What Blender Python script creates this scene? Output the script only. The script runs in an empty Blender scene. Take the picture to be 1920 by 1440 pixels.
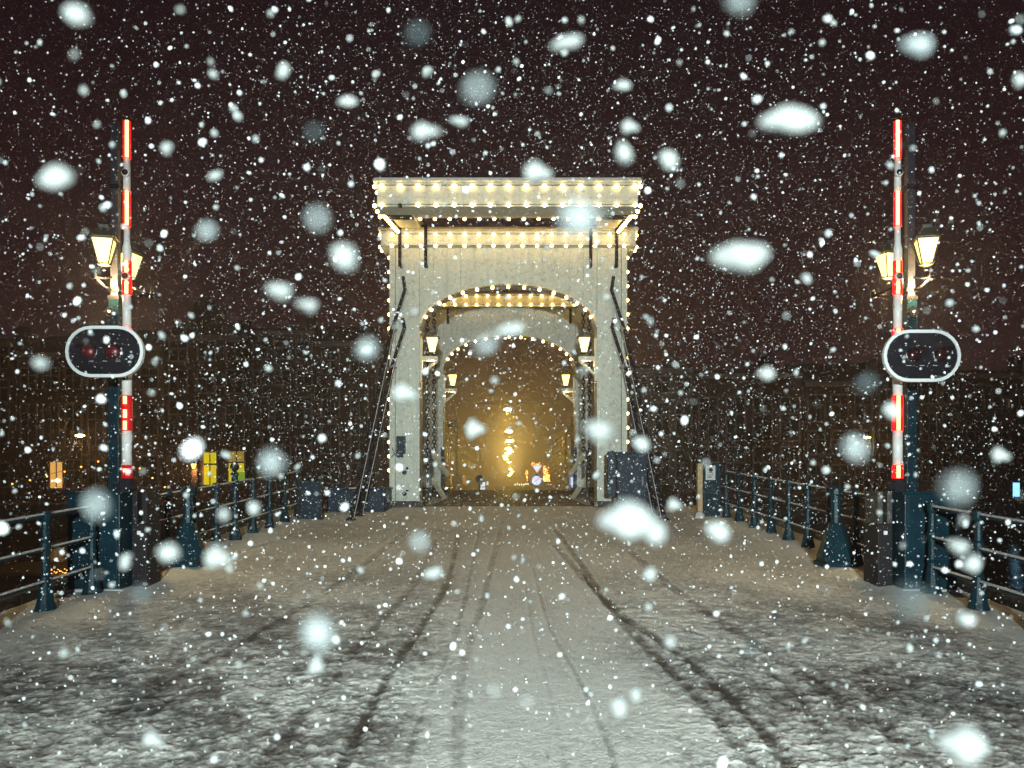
import bpy, bmesh, math, random
import numpy as np
from mathutils import Vector, Matrix
random.seed(7)
rng = np.random.default_rng(7)
R = math.radians
scene = bpy.context.scene
C = scene.collection

# ------------------------------------------------------------------ camera, world, light, exposure
EYE = 1.7
F = 1600.0
HOR = 905.0
cam_d = bpy.data.cameras.new('camera')
cam = bpy.data.objects.new('camera', cam_d)
C.objects.link(cam)
cam.location = (0, 0, EYE)
cam.rotation_euler = (R(90), 0, 0)
cam_d.sensor_width = 36
cam_d.lens = 30.0
cam_d.shift_y = (HOR - 720) / 1920
cam_d.clip_start = 0.02
cam_d.clip_end = 1200
cam_d.dof.use_dof = True
cam_d.dof.focus_distance = 17.0
cam_d.dof.aperture_fstop = 30.0 / 9.0        # 9 mm wide aperture
cam_d.dof.aperture_blades = 0
scene.camera = cam

world = bpy.data.worlds.new('World')
scene.world = world
world.use_nodes = True
wn = world.node_tree
wn.nodes.clear()
tc = wn.nodes.new('ShaderNodeTexCoord')
sx = wn.nodes.new('ShaderNodeSeparateXYZ')
wn.links.new(tc.outputs['Generated'], sx.inputs[0])
rp = wn.nodes.new('ShaderNodeValToRGB')
rp.color_ramp.elements[0].position = 0.0
rp.color_ramp.elements[0].color = (0.027, 0.0085, 0.0115, 1)
rp.color_ramp.elements[1].position = 0.55
rp.color_ramp.elements[1].color = (0.0095, 0.0030, 0.0062, 1)
wn.links.new(sx.outputs['Z'], rp.inputs[0])
bg = wn.nodes.new('ShaderNodeBackground')
bg.inputs['Strength'].default_value = 0.85
wn.links.new(rp.outputs[0], bg.inputs[0])
wo = wn.nodes.new('ShaderNodeOutputWorld')
wn.links.new(bg.outputs[0], wo.inputs[0])

fl = bpy.data.lights.new('camera_flash', 'SPOT')
flash = bpy.data.objects.new('camera_flash', fl)
C.objects.link(flash)
flash.location = (0.2, -7.0, EYE + 0.75)
fl.energy = 20000
fl.color = (0.86, 1.0, 0.97)
fl.spot_size = R(48)
fl.spot_blend = 1.0
fl.shadow_soft_size = 0.16
flash.rotation_euler = (R(89.5), 0, 0)

vs = scene.view_settings
vs.view_transform = 'Standard'
vs.look = 'None'
vs.exposure = 0.0
vs.gamma = 1.0
vs.use_curve_mapping = False
cy = scene.cycles
cy.use_denoising = True
cy.denoiser = 'OPENIMAGEDENOISE'
cy.use_adaptive_sampling = False
cy.max_bounces = 5
cy.diffuse_bounces = 2
cy.glossy_bounces = 2
cy.transmission_bounces = 2
cy.volume_bounces = 0
cy.transparent_max_bounces = 6
cy.use_light_tree = True
cy.caustics_reflective = False
cy.caustics_refractive = False
cy.sample_clamp_indirect = 2.0

# ------------------------------------------------------------------ helpers
def at(px, py, y):
    """point of the place at depth y whose direction from the eye is the photograph's pixel"""
    return Vector(((px - 960) / F * y, y, EYE + (HOR - py) / F * y))

def gz(y):
    """height of the road: climbs to the crest of the bridge, then falls"""
    if y < 20: return 0.059 * y
    if y < 31:
        t = y - 20
        return 1.18 + 0.059 * t - 0.059 / 13.0 * t * t / 1.0 * 0.5 * 1.4
    z31 = 1.18 + 0.059 * 11 - 0.059 / 13.0 * 121 * 0.7
    return max(0.4, z31 - 0.065 * (y - 31))

def mat(name, base=(.5, .5, .5), rough=.6, metal=0, emit=None, estr=0, noise=None, bump=None, spec=None):
    m = bpy.data.materials.new(name)
    m.use_nodes = True
    nt = m.node_tree
    b = nt.nodes['Principled BSDF']
    b.inputs['Base Color'].default_value = (*base, 1)
    b.inputs['Roughness'].default_value = rough
    b.inputs['Metallic'].default_value = metal
    if spec is not None: b.inputs['Specular IOR Level'].default_value = spec
    if emit:
        b.inputs['Emission Color'].default_value = (*emit, 1)
        b.inputs['Emission Strength'].default_value = estr
    co = None
    if noise or bump:
        co = nt.nodes.new('ShaderNodeTexCoord').outputs['Object']
    if noise:
        sc, col2, lo, hi = noise
        n = nt.nodes.new('ShaderNodeTexNoise')
        n.inputs['Scale'].default_value = sc
        n.inputs['Detail'].default_value = 6
        n.inputs['Roughness'].default_value = .65
        nt.links.new(co, n.inputs['Vector'])
        r = nt.nodes.new('ShaderNodeValToRGB')
        r.color_ramp.elements[0].position = lo
        r.color_ramp.elements[0].color = (*base, 1)
        r.color_ramp.elements[1].position = hi
        r.color_ramp.elements[1].color = (*col2, 1)
        nt.links.new(n.outputs['Fac'], r.inputs[0])
        nt.links.new(r.outputs[0], b.inputs['Base Color'])
    if bump:
        sc, st = bump
        n = nt.nodes.new('ShaderNodeTexNoise')
        n.inputs['Scale'].default_value = sc
        n.inputs['Detail'].default_value = 5
        nt.links.new(co, n.inputs['Vector'])
        bp = nt.nodes.new('ShaderNodeBump')
        bp.inputs['Strength'].default_value = st
        bp.inputs['Distance'].default_value = .02
        nt.links.new(n.outputs['Fac'], bp.inputs['Height'])
        nt.links.new(bp.outputs[0], b.inputs['Normal'])
    return m

class MB:
    def __init__(s): s.v = []; s.f = []
    def box(s, x0, x1, y0, y1, z0, z1, bev=0):
        i = len(s.v)
        s.v += [(x0,y0,z0),(x1,y0,z0),(x1,y1,z0),(x0,y1,z0),(x0,y0,z1),(x1,y0,z1),(x1,y1,z1),(x0,y1,z1)]
        s.f += [tuple(i+k for k in q) for q in ((0,3,2,1),(4,5,6,7),(0,1,5,4),(1,2,6,5),(2,3,7,6),(3,0,4,7))]
        return s
    def bar(s, a, b, w, h=None, up=(0,0,1)):
        """rectangular bar from a to b"""
        h = h or w
        a = Vector(a); b = Vector(b); d = (b-a).normalized()
        u = Vector(up)
        if abs(d.dot(u)) > .95: u = Vector((0,1,0))
        r = d.cross(u).normalized(); u = r.cross(d).normalized()
        i = len(s.v)
        for p in (a, b):
            for sx_, sz_ in ((-1,-1),(1,-1),(1,1),(-1,1)):
                s.v.append(tuple(p + r*(sx_*w/2) + u*(sz_*h/2)))
        s.f += [tuple(i+k for k in q) for q in ((0,1,2,3),(7,6,5,4),(0,4,5,1),(1,5,6,2),(2,6,7,3),(3,7,4,0))]
        return s
    def tube(s, pts, rad, n=8, caps=True):
        pts = [Vector(p) for p in pts]
        if not hasattr(rad, '__len__'): rad = [rad]*len(pts)
        i0 = len(s.v)
        prev = None
        for k, p in enumerate(pts):
            d = (pts[min(k+1, len(pts)-1)] - pts[max(k-1, 0)]).normalized()
            u = Vector((0,0,1)) if abs(d.z) < .9 else Vector((0,1,0))
            if prev is not None: u = prev
            r = d.cross(u).normalized(); u = r.cross(d).normalized(); prev = u
            for j in range(n):
                a = 2*math.pi*j/n
                s.v.append(tuple(p + (r*math.cos(a) + u*math.sin(a))*rad[k]))
        for k in range(len(pts)-1):
            for j in range(n):
                a = i0+k*n+j; b = i0+k*n+(j+1)%n
                s.f.append((a, b, b+n, a+n))
        if caps:
            s.f.append(tuple(i0+j for j in range(n))[::-1])
            s.f.append(tuple(i0+(len(pts)-1)*n+j for j in range(n)))
        return s
    def lathe(s, c, prof, n=12, axis='z'):
        """prof: (radius, height) from c upward (axis z) or towards the viewer (axis y)"""
        c = Vector(c); i0 = len(s.v)
        for r, h in prof:
            for j in range(n):
                a = 2*math.pi*(j+.5)/n
                if axis == 'z': o = Vector((r*math.cos(a), r*math.sin(a), h))
                else: o = Vector((r*math.cos(a), -h, r*math.sin(a)))
                s.v.append(tuple(c+o))
        for k in range(len(prof)-1):
            for j in range(n):
                a = i0+k*n+j; b = i0+k*n+(j+1)%n
                s.f.append((a, b, b+n, a+n))
        s.f.append(tuple(i0+j for j in range(n))[::-1])
        s.f.append(tuple(i0+(len(prof)-1)*n+j for j in range(n)))
        return s
    def prism(s, poly, y0, y1):
        """poly in x,z (a convex or simple outline), extruded from y0 to y1"""
        n = len(poly); i = len(s.v)
        s.v += [(x, y0, z) for x, z in poly] + [(x, y1, z) for x, z in poly]
        s.f.append(tuple(i+k for k in range(n)))
        s.f.append(tuple(i+n+k for k in range(n))[::-1])
        for k in range(n):
            s.f.append((i+k, i+n+k, i+n+(k+1)%n, i+(k+1)%n))
        return s
    def ball(s, c, r, n=8, m=5):
        prof = [(r*math.sin(math.pi*k/m) if 0<k<m else r*.02, -r*math.cos(math.pi*k/m)) for k in range(m+1)]
        return s.lathe(c, prof, n)
    def mesh(s, name, m, smooth=False):
        me = bpy.data.meshes.new(name)
        me.from_pydata([tuple(v) for v in s.v], [], s.f)
        me.update()
        bm = bmesh.new(); bm.from_mesh(me)
        bmesh.ops.recalc_face_normals(bm, faces=bm.faces)
        bm.to_mesh(me); bm.free()
        if smooth:
            me.polygons.foreach_set('use_smooth', [True]*len(me.polygons))
        if m: me.materials.append(m)
        return me
    def obj(s, name, m, parent=None, smooth=False, bevel=0, **tags):
        o = bpy.data.objects.new(name, s.mesh(name, m, smooth))
        C.objects.link(o)
        if parent: o.parent = parent; o.matrix_parent_inverse = Matrix.Translation(-parent.location)
        if bevel:
            md = o.modifiers.new('bevel', 'BEVEL'); md.width = bevel; md.segments = 2; md.limit_method = 'ANGLE'
        for k, v in tags.items(): o[k] = v
        return o

def thing(name, label, cat, loc=(0,0,0), group=None):
    o = bpy.data.objects.new(name, None)
    C.objects.link(o)
    o.location = loc
    o.empty_display_size = .2
    o['label'] = label; o['category'] = cat
    if group: o['group'] = group
    return o

def inst(name, me, parent, loc, scale=None, rot=None):
    """an object on a shared mesh, at a place in the world"""
    o = bpy.data.objects.new(name, me)
    C.objects.link(o)
    o.location = loc
    if scale: o.scale = scale
    if rot: o.rotation_euler = rot
    if parent:
        o.parent = parent; o.matrix_parent_inverse = Matrix.Translation(-parent.location)
    return o

# ------------------------------------------------------------------ materials
M = {}
def paint_mat(name, base, dark):
    """old white paint: drips of dirt, dark flecks of dirt and painted flake shadows, faint vertical grain"""
    m = mat(name, base, .55)
    nt = m.node_tree; b = nt.nodes['Principled BSDF']
    co = nt.nodes.new('ShaderNodeTexCoord').outputs['Object']
    n1 = nt.nodes.new('ShaderNodeTexNoise'); n1.inputs['Scale'].default_value = 13; n1.inputs['Detail'].default_value = 6; n1.inputs['Roughness'].default_value = .75
    nt.links.new(co, n1.inputs['Vector'])
    r1 = nt.nodes.new('ShaderNodeValToRGB')
    r1.color_ramp.elements[0].position = .50; r1.color_ramp.elements[0].color = (*base, 1)
    r1.color_ramp.elements[1].position = .66; r1.color_ramp.elements[1].color = (*dark, 1)  # flecks are dirt with the shadows of flakes painted in
    nt.links.new(n1.outputs['Fac'], r1.inputs[0])
    mp = nt.nodes.new('ShaderNodeMapping'); mp.inputs['Scale'].default_value = (9, 9, .7)
    nt.links.new(co, mp.inputs[0])
    n2 = nt.nodes.new('ShaderNodeTexNoise'); n2.inputs['Scale'].default_value = 1.0; n2.inputs['Detail'].default_value = 5
    nt.links.new(mp.outputs[0], n2.inputs['Vector'])
    r2 = nt.nodes.new('ShaderNodeMapRange'); r2.inputs['To Min'].default_value = .70; r2.inputs['To Max'].default_value = 1.06
    nt.links.new(n2.outputs['Fac'], r2.inputs[0])
    mx = nt.nodes.new('ShaderNodeMix'); mx.data_type = 'RGBA'; mx.blend_type = 'MULTIPLY'; mx.inputs['Factor'].default_value = 1
    nt.links.new(r1.outputs[0], mx.inputs['A']); nt.links.new(r2.outputs[0], mx.inputs['B'])
    nt.links.new(mx.outputs['Result'], b.inputs['Base Color'])
    return m
M['white'] = paint_mat('old_white_paint', (.60, .63, .54), (.36, .39, .35))
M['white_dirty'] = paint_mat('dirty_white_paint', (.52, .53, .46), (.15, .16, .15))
M['cream'] = mat('cream_paint', (.62, .58, .42), .5)
M['iron'] = mat('black_iron', (.012, .012, .016), .45, .0, noise=(30, (.05, .05, .055), .55, .8), spec=.14)
M['iron_light'] = mat('grey_steel', (.035, .034, .048), .4)
M['teal'] = mat('teal_steel_paint', (.003, .026, .040), .38, noise=(6, (.002, .015, .023), .4, .7), bump=(40, .15), spec=.14)
M['teal_rail'] = mat('teal_rail_paint', (.004, .026, .038), .33, bump=(60, .2), spec=.14)
M['navy'] = mat('navy_steel_paint', (.006, .018, .038), .45, noise=(5, (.014, .032, .055), .4, .7), spec=.14)
M['brown_box'] = mat('dark_brown_box', (.016, .014, .017), .5, noise=(40, (.05, .048, .05), .58, .75), spec=.14)
M['plinth'] = mat('wet_stone', (.03, .029, .03), .6, noise=(12, (.16, .155, .14), .5, .75), bump=(20, .5))
M['wood'] = mat('pale_wood', (.45, .33, .18), .6, noise=(14, (.28, .2, .11), .4, .7))
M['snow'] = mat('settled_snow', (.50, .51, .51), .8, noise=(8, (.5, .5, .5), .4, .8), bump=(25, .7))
M['bulb'] = mat('bulb_glass', (.9, .7, .4), .4, emit=(1.0, .62, .20), estr=23)
M['bulb_far'] = M['bulb']
M['wire'] = mat('cable_rubber', (.02, .02, .02), .6)
M['lantern'] = mat('lantern_glass', (.9, .8, .5), .3, emit=(1.0, .74, .17), estr=3.0)
M['lantern_hot'] = mat('lantern_bulb', (.9, .8, .5), .3, emit=(1.0, .74, .28), estr=60)
M['lantern_iron'] = mat('lantern_iron', (.03, .035, .035), .5)
M['boom_white'] = mat('boom_white', (.68, .69, .68), .4, noise=(28, (.12, .12, .13), .62, .70))
M['boom_red'] = mat('boom_red', (.55, .01, .012), .35, emit=(1, .004, .010), estr=1.7)  # sleeve glow paints the red halo of its light strips
M['led'] = mat('red_light_strip', (.9, .2, .1), .3, emit=(1.0, .26, .085), estr=9)
M['boom_red_dull'] = mat('boom_red_dull', (.60, .012, .018), .35, emit=(1, .0, .012), estr=.12)
M['rim'] = mat('white_rim', (.72, .76, .76), .4)
M['board'] = mat('signal_board', (.005, .007, .012), .3, noise=(9, (.010, .015, .025), .45, .7))
M['red_lens'] = mat('red_lens', (.09, .006, .010), .35)
M['dark_red_lens'] = mat('dark_red_lens', (.022, .006, .009), .15)
M['paper'] = mat('paper', (.5, .52, .54), .6)
M['glass'] = mat('dark_window', (.03, .026, .03), .5, spec=.15)
M['win_frame'] = mat('window_frame', (.20, .165, .165), .6)
M['lit_amber'] = mat('lit_amber_window', (.5, .3, .1), .5, emit=(1, .52, .13), estr=.85)
M['lit_yellow'] = mat('lit_yellow_window', (.5, .5, .05), .5, emit=(.82, .68, .008), estr=.75)
M['lit_yellow_dim'] = mat('lit_dim_yellow_window', (.5, .5, .05), .5, emit=(.45, .30, .03), estr=.6, noise=None)
M['lit_green'] = mat('lit_green_blind', (.3, .5, .05), .5, emit=(.22, .40, .03), estr=.8)
M['lit_white'] = mat('lit_white_shade', (.9, .8, .6), .5, emit=(1, .85, .5), estr=2.2)
M['brick'] = mat('dark_brick', (.085, .042, .040), .8, noise=(3, (.062, .030, .032), .4, .65))
M['brick2'] = mat('brown_brick', (.080, .044, .042), .8, noise=(3, (.056, .033, .033), .4, .65))
M['stucco'] = mat('grey_stucco', (.20, .15, .135), .8, noise=(2, (.12, .095, .08), .4, .65))
M['roof'] = mat('roof_slate', (.035, .030, .034), .6)
M['door'] = mat('dark_door', (.03, .02, .018), .4)
M['sodium'] = mat('sodium_lamp', (1, .8, .3), .3, emit=(1, .68, .10), estr=32)
M['warm_far'] = mat('warm_street_lamp', (1, .8, .3), .3, emit=(1, .64, .16), estr=50)
M['head'] = mat('headlamp', (1, .9, .6), .3, emit=(1, .60, .18), estr=26)
M['blue_lit'] = mat('blue_lit_panel', (.3, .7, .9), .3, emit=(.22, .65, 1), estr=2.0)
M['white_lit_flashlit'] = mat('lit_panel_and_flashlit_sheeting', (.9, .95, 1), .3, emit=(.72, .88, 1), estr=.85)  # on the road signs this glow stands in for sheeting lit by the flash
M['red_flat'] = mat('sign_red', (.6, .04, .03), .4, emit=(1, .25, .18), estr=.8)  # emission imitates red sheeting returning the flash
M['blue_flat'] = mat('sign_blue', (.04, .12, .5), .4, emit=(.08, .25, .8), estr=.7)  # on the round sign the emission imitates sheeting returning the flash
M['orange_dot'] = mat('orange_fairy_light', (1, .5, .1), .3, emit=(1, .34, .05), estr=6)
M['bark'] = mat('bark', (.17, .13, .085), .8, noise=(18, (.08, .06, .04), .4, .7))
M['car'] = mat('car_paint', (.03, .035, .045), .25)
M['tyre'] = mat('tyre', (.015, .015, .015), .7)
M['boat'] = mat('houseboat_boards', (.22, .18, .13), .6)
M['asphalt'] = mat('wet_asphalt', (.035, .032, .032), .55, noise=(3, (.14, .125, .11), .45, .65), bump=(25, .6))
M['quay'] = mat('snowy_quay', (.13, .115, .11), .95, spec=0.02, noise=(.8, (.05, .045, .045), .4, .7))
M['quay_wall'] = mat('quay_brick', (.06, .04, .035), .8)
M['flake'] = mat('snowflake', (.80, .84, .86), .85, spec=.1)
M['flake_mid'] = mat('snowflake_mid', (.18, .20, .205), .85, spec=.05, noise=(3, (.75, .8, .82), .35, .65))  # snow colour darkened to offset the stronger flash closer in
M['flake_near'] = mat('snowflake_clump', (.095, .103, .102), .85, spec=.05, noise=(90, (.22, .235, .23), .35, .65))  # snow darkened further to hold down flash brightness near the lens
M['flake_dim'] = mat('dimmest_snowflake', (.045, .058, .062), .8, spec=.05)  # dimness of the faintest discs is put into the flake colour
M['flake_grey'] = mat('dimmed_snowflake', (.18, .205, .21), .8, spec=.05)  # grey flake colour sets the dimmed brightness of the blurred discs

# ------------------------------------------------------------------ ground: road with slush and tyre tracks
def value_noise(x, y, seed):
    r = np.random.default_rng(seed)
    lat = r.random((256, 256)).astype(np.float32)
    xi = np.floor(x).astype(int); yi = np.floor(y).astype(int)
    fx = x - xi; fy = y - yi
    fx = fx*fx*(3-2*fx); fy = fy*fy*(3-2*fy)
    a = lat[xi & 255, yi & 255]; b = lat[(xi+1) & 255, yi & 255]
    c = lat[xi & 255, (yi+1) & 255]; d = lat[(xi+1) & 255, (yi+1) & 255]
    return (a*(1-fx)+b*fx)*(1-fy) + (c*(1-fx)+d*fx)*fy

def fbm(x, y, seed, octaves=5, rough=.55):
    t = 0; amp = 1; tot = 0
    for k in range(octaves):
        t = t + amp*value_noise(x*2**k + 13.7*k, y*2**k + 7.1*k, seed+k)
        tot += amp; amp *= rough
    return t/tot

def ground_xy(px, py):
    s = (py-HOR)/F
    y = EYE/(s+.059)
    return (px-960)/F*y, y

# tyre tracks: polylines in the photograph, laid down on the road; (points, width m, depth)
tracks = [
    ([(945,975),(925,1050),(905,1130),(872,1230),(860,1330),(858,1440)], .10, .55),
    ([(860,1000),(840,1090),(800,1160),(745,1240),(700,1320),(640,1440)], .10, .9),
    ([(820,1010),(780,1090),(700,1180),(610,1280),(520,1400),(490,1440)], .13, .5),
    ([(1040,990),(1085,1050),(1140,1130),(1290,1240),(1400,1340),(1480,1440)], .12, 1.0),
    ([(1040,1020),(1100,1090),(1180,1180),(1290,1290),(1370,1380),(1415,1440)], .12, .8),
    ([(1000,1060),(1030,1170),(1085,1270),(1140,1390),(1150,1440)], .05, .5),
    ([(985,1080),(1000,1180),(1030,1290),(1060,1440)], .04, .28),
    ([(1180,1030),(1260,1100),(1420,1210),(1600,1330),(1760,1440)], .16, .55),
    ([(760,1000),(640,1090),(480,1190),(300,1290),(60,1420)], .16, .5),
    ([(1130,1118),(1230,1100),(1310,1082),(1352,1055)], .07, .5),
    ([(640,970),(560,1000),(470,1030),(380,1062)], .16, .8),
    ([(900,990),(880,1090),(850,1200),(800,1310),(760,1440)], .06, .45),
    ([(1210,1160),(1340,1200),(1480,1290),(1560,1420)], .08, .5),
]
def densify(pts, n=26):
    out = []
    g = [ground_xy(*p) for p in pts]
    # Catmull-Rom through the points
    g = [g[0]] + g + [g[-1]]
    for k in range(1, len(g)-2):
        p0, p1, p2, p3 = [np.array(q) for q in g[k-1:k+3]]
        for j in range(n):
            t = j/n
            out.append(.5*((2*p1)+(-p0+p2)*t+(2*p0-5*p1+4*p2-p3)*t*t+(-p0+3*p1-3*p2+p3)*t**3))
    out.append(np.array(g[-2]))
    return np.array(out)

def make_road():
    rows = np.concatenate([np.linspace(-9, 2.8, 24), np.geomspace(3.0, 19.6, 620)])
    cols = np.linspace(-4.82, 4.82, 840)
    X, Y = np.meshgrid(cols, rows)
    X = X.astype(np.float64)
    Z = .059*Y
    fine = fbm(X*31, Y*31, 5, 3, .7)
    patch = fbm(X*1.1+.6*Y, Y*.9, 51, 4, .6)
    clump = fbm(X*11, Y*11.5, 11, 5, .7)
    big = fbm(X*.55+4, Y*.35, 31, 4)
    # packed pale lane in the middle, rough slush either side
    lane_l = np.interp(Y, [4, 6, 9, 14, 20], [-.55, -.5, -.5, -.9, -2.0])
    lane_r = np.interp(Y, [4, 6, 9, 14, 20], [.95, 1.0, .95, 1.2, 2.2])
    lane = 1/(1+np.exp(-(X-lane_l+.35*(big-.5))/.10)) * 1/(1+np.exp((X-lane_r+.35*(big-.5))/.12))
    rough = 1-lane*.93
    side = np.clip((np.abs(X)-3.4)/1.0, 0, 1)
    rough *= (1-.75*side)
    far = np.clip((Y-6)/5, 0, 1)
    rough *= 1-.75*far
    cov = .42 + .95*(clump-.5) + .75*(fine-.5) + .95*(patch-.5)
    cov = np.clip(cov, 0, 1)
    cov = cov*rough + (.72+.35*(fine-.5)+.5*(big-.5))*(1-rough)
    h = (np.clip(clump-.40, 0, .4)*.036 + (fine-.5)*.012)*rough + (fine-.5)*.005
    for pts, w, dep in tracks:
        w *= .62; dep *= .80
        g = densify(pts)
        dmin = np.full(X.shape, 9.0)
        y0, y1 = g[:,1].min()-.3, g[:,1].max()+.3
        rs = np.where((rows > y0) & (rows < y1))[0]
        if len(rs) == 0: continue
        a, b = rs[0], rs[-1]+1
        o = np.argsort(g[:,1])
        gx = np.interp(rows[a:b], g[o,1], g[o,0])
        slope = np.gradient(gx, rows[a:b])
        if pts[0][0] == 1130 or pts[0][0] == 640:
            xs = X[a:b]; ys = Y[a:b]; d = np.full(xs.shape, 9.0)
            for q in g[::2]:
                d = np.minimum(d, np.hypot(xs-q[0], ys-q[1]))
        else:
            d = np.abs(X[a:b]-gx[:,None])/np.sqrt(1+slope[:,None]**2)
            fade = np.clip((Y[a:b]-y0)/.3, 0, 1)*np.clip((y1-Y[a:b])/.5, 0, 1)
            d = d + (1-fade)*.5
        wob = .5+1.0*fbm(X[a:b]*6, Y[a:b]*3, 71, 3)
        k = np.exp(-(d/(w*wob*.6))**4)
        broken = np.clip(-.15+1.7*fbm(X[a:b]*9, Y[a:b]*5, 91, 4, .7), 0, 1)*np.clip(1.25-(Y[a:b]-6)/16, .45, 1)
        cov[a:b] -= k*dep*.62*broken
        h[a:b] -= k*dep*.010
        ridge = np.exp(-((d-w*.95)/(w*.35))**2)
        h[a:b] += ridge*dep*.012*(clump[a:b]*1.4)
    # drift of deeper snow along the railings
    drift = np.exp(-((np.abs(X)-4.3)/.35)**2)*(.5+fbm(X*1.2, Y*1.2, 41, 3))
    h += drift*.035
    cov = np.clip(cov+drift*.25, 0.02, 1)
    Z = Z + h
    nr, nc = X.shape
    me = bpy.data.meshes.new('road')
    co = np.stack([X, Y, Z], -1).reshape(-1, 3).astype(np.float32)
    me.vertices.add(nr*nc); me.vertices.foreach_set('co', co.ravel())
    i = np.arange((nr-1)*(nc-1)); r = i//(nc-1); c = i % (nc-1); a = r*nc+c
    quads = np.stack([a, a+1, a+nc+1, a+nc], -1).astype(np.int32)
    me.loops.add(quads.size); me.loops.foreach_set('vertex_index', quads.ravel())
    me.polygons.add(len(quads))
    me.polygons.foreach_set('loop_start', np.arange(0, quads.size, 4, dtype=np.int32))
    me.update(calc_edges=True)
    me.polygons.foreach_set('use_smooth', np.ones(len(quads), dtype=bool))
    at_ = me.attributes.new('cover', 'FLOAT', 'POINT')
    at_.data.foreach_set('value', cov.astype(np.float32).ravel())
    m = bpy.data.materials.new('slushy_road'); m.use_nodes = True
    nt = m.node_tree; b = nt.nodes['Principled BSDF']
    an = nt.nodes.new('ShaderNodeAttribute'); an.attribute_name = 'cover'
    tco = nt.nodes.new('ShaderNodeTexCoord').outputs['Object']
    n = nt.nodes.new('ShaderNodeTexNoise'); n.inputs['Scale'].default_value = 55; n.inputs['Detail'].default_value = 6
    nt.links.new(tco, n.inputs['Vector'])
    ad = nt.nodes.new('ShaderNodeMath'); ad.operation = 'MULTIPLY_ADD'; ad.inputs[1].default_value = .55
    nt.links.new(n.outputs['Fac'], ad.inputs[0]); nt.links.new(an.outputs['Fac'], ad.inputs[2])
    rr = nt.nodes.new('ShaderNodeValToRGB')
    e = rr.color_ramp.elements
    e[0].position = .30; e[0].color = (.045, .042, .040, 1)
    e[1].position = 1.22 if False else 1.0; e[1].color = (.66, .67, .63, 1)
    e2 = e.new(.62); e2.color = (.25, .25, .24, 1)
    nt.links.new(ad.outputs[0], rr.inputs[0])
    nt.links.new(rr.outputs[0], b.inputs['Base Color'])
    ro = nt.nodes.new('ShaderNodeMapRange'); ro.inputs['To Min'].default_value = .42; ro.inputs['To Max'].default_value = .9
    nt.links.new(an.outputs['Fac'], ro.inputs[0]); nt.links.new(ro.outputs[0], b.inputs['Roughness'])
    b.inputs['Specular IOR Level'].default_value = .25
    bp = nt.nodes.new('ShaderNodeBump'); bp.inputs['Strength'].default_value = .7; bp.inputs['Distance'].default_value = .012
    nt.links.new(n.outputs['Fac'], bp.inputs['Height']); nt.links.new(bp.outputs[0], b.inputs['Normal'])
    me.materials.append(m)
    o = bpy.data.objects.new('road', me); C.objects.link(o); o['kind'] = 'structure'
make_road()

CX = -0.085                       # middle line of the bridge
def sheet(name, ys, xh, m, cx=CX, thick=.5, dz=0.0, nx=12):
    v = []; f = []
    for y in ys:
        for k in range(nx+1):
            x = cx-xh + 2*xh*k/nx
            v.append((x, y, gz(y)+dz-.012*abs(x-cx)))
    n = nx+1
    for i in range(len(ys)-1):
        for k in range(nx):
            a = i*n+k; f.append((a, a+1, a+n+1, a+n))
    me = bpy.data.meshes.new(name); me.from_pydata(v, [], f); me.materials.append(m)
    o = bpy.data.objects.new(name, me); C.objects.link(o); o['kind'] = 'structure'
    return o
sheet('bridge_deck', [19.6+.35*k for k in range(33)], 2.95, M['asphalt'])
sheet('far_road', [31.15+1.0*k for k in range(22)], 4.8, M['quay'], dz=-.004)
MB().box(-4.9, 4.9, -9, 19.6, -.9, -.55).obj('bridge_underside', M['plinth'], kind='structure')
ed = MB()
for s in (-1, 1):
    for y in range(-9, 19):
        ed.bar((s*4.88, y, gz(y)-.06) if y >= 0 else (s*4.88, y, .059*y-.06), (s*4.88, y+1, .059*(y+1)-.06), .12, .34)
ed.obj('bridge_edge_beam', M['plinth'], kind='structure')
fb = MB(); fb.box(-4.9, 4.9, 19.62, 19.72, -1.6, 1.02); fb.obj('bridge_abutment', M['quay_wall'], kind='structure')
fb = MB()
for y in (26.9,):
    fb.box(-4.9, 4.9, y+4.2, y+4.4, -1.6, gz(31)-.1)
fb.obj('far_bridge_abutment', M['quay_wall'], kind='structure')
# water
wm = mat('canal_water', (.004, .005, .007), .09)
nt = wm.node_tree
n = nt.nodes.new('ShaderNodeTexNoise'); n.inputs['Scale'].default_value = 1.6; n.inputs['Detail'].default_value = 4
mp = nt.nodes.new('ShaderNodeMapping'); mp.inputs['Scale'].default_value = (1, 2.2, 1)
nt.links.new(nt.nodes.new('ShaderNodeTexCoord').outputs['Object'], mp.inputs[0]); nt.links.new(mp.outputs[0], n.inputs['Vector'])
bp = nt.nodes.new('ShaderNodeBump'); bp.inputs['Strength'].default_value = .5; bp.inputs['Distance'].default_value = .08
nt.links.new(n.outputs['Fac'], bp.inputs['Height']); nt.links.new(bp.outputs[0], nt.nodes['Principled BSDF'].inputs['Normal'])
MB().box(-70, 70, -9, 52, -1.62, -1.4).obj('canal_water', wm, kind='structure')
# quay and streets beyond
MB().box(-70, 70, 52, 345, -1.65, .38).obj('quay', M['quay'], kind='structure')
st = MB(); st.box(-5.2, 5.2, 53, 345, .3, .385); st.obj('far_street', M['quay'], kind='structure')

# ------------------------------------------------------------------ bridge portals
BULB = None
def bulb_mesh(r):
    bm = bmesh.new(); bmesh.ops.create_icosphere(bm, subdivisions=1, radius=r)
    me = bpy.data.meshes.new('bulb'); bm.to_mesh(me); bm.free()
    me.polygons.foreach_set('use_smooth', [True]*len(me.polygons)); me.materials.append(M['bulb'])
    return me
BULB = bulb_mesh(.042)

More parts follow.
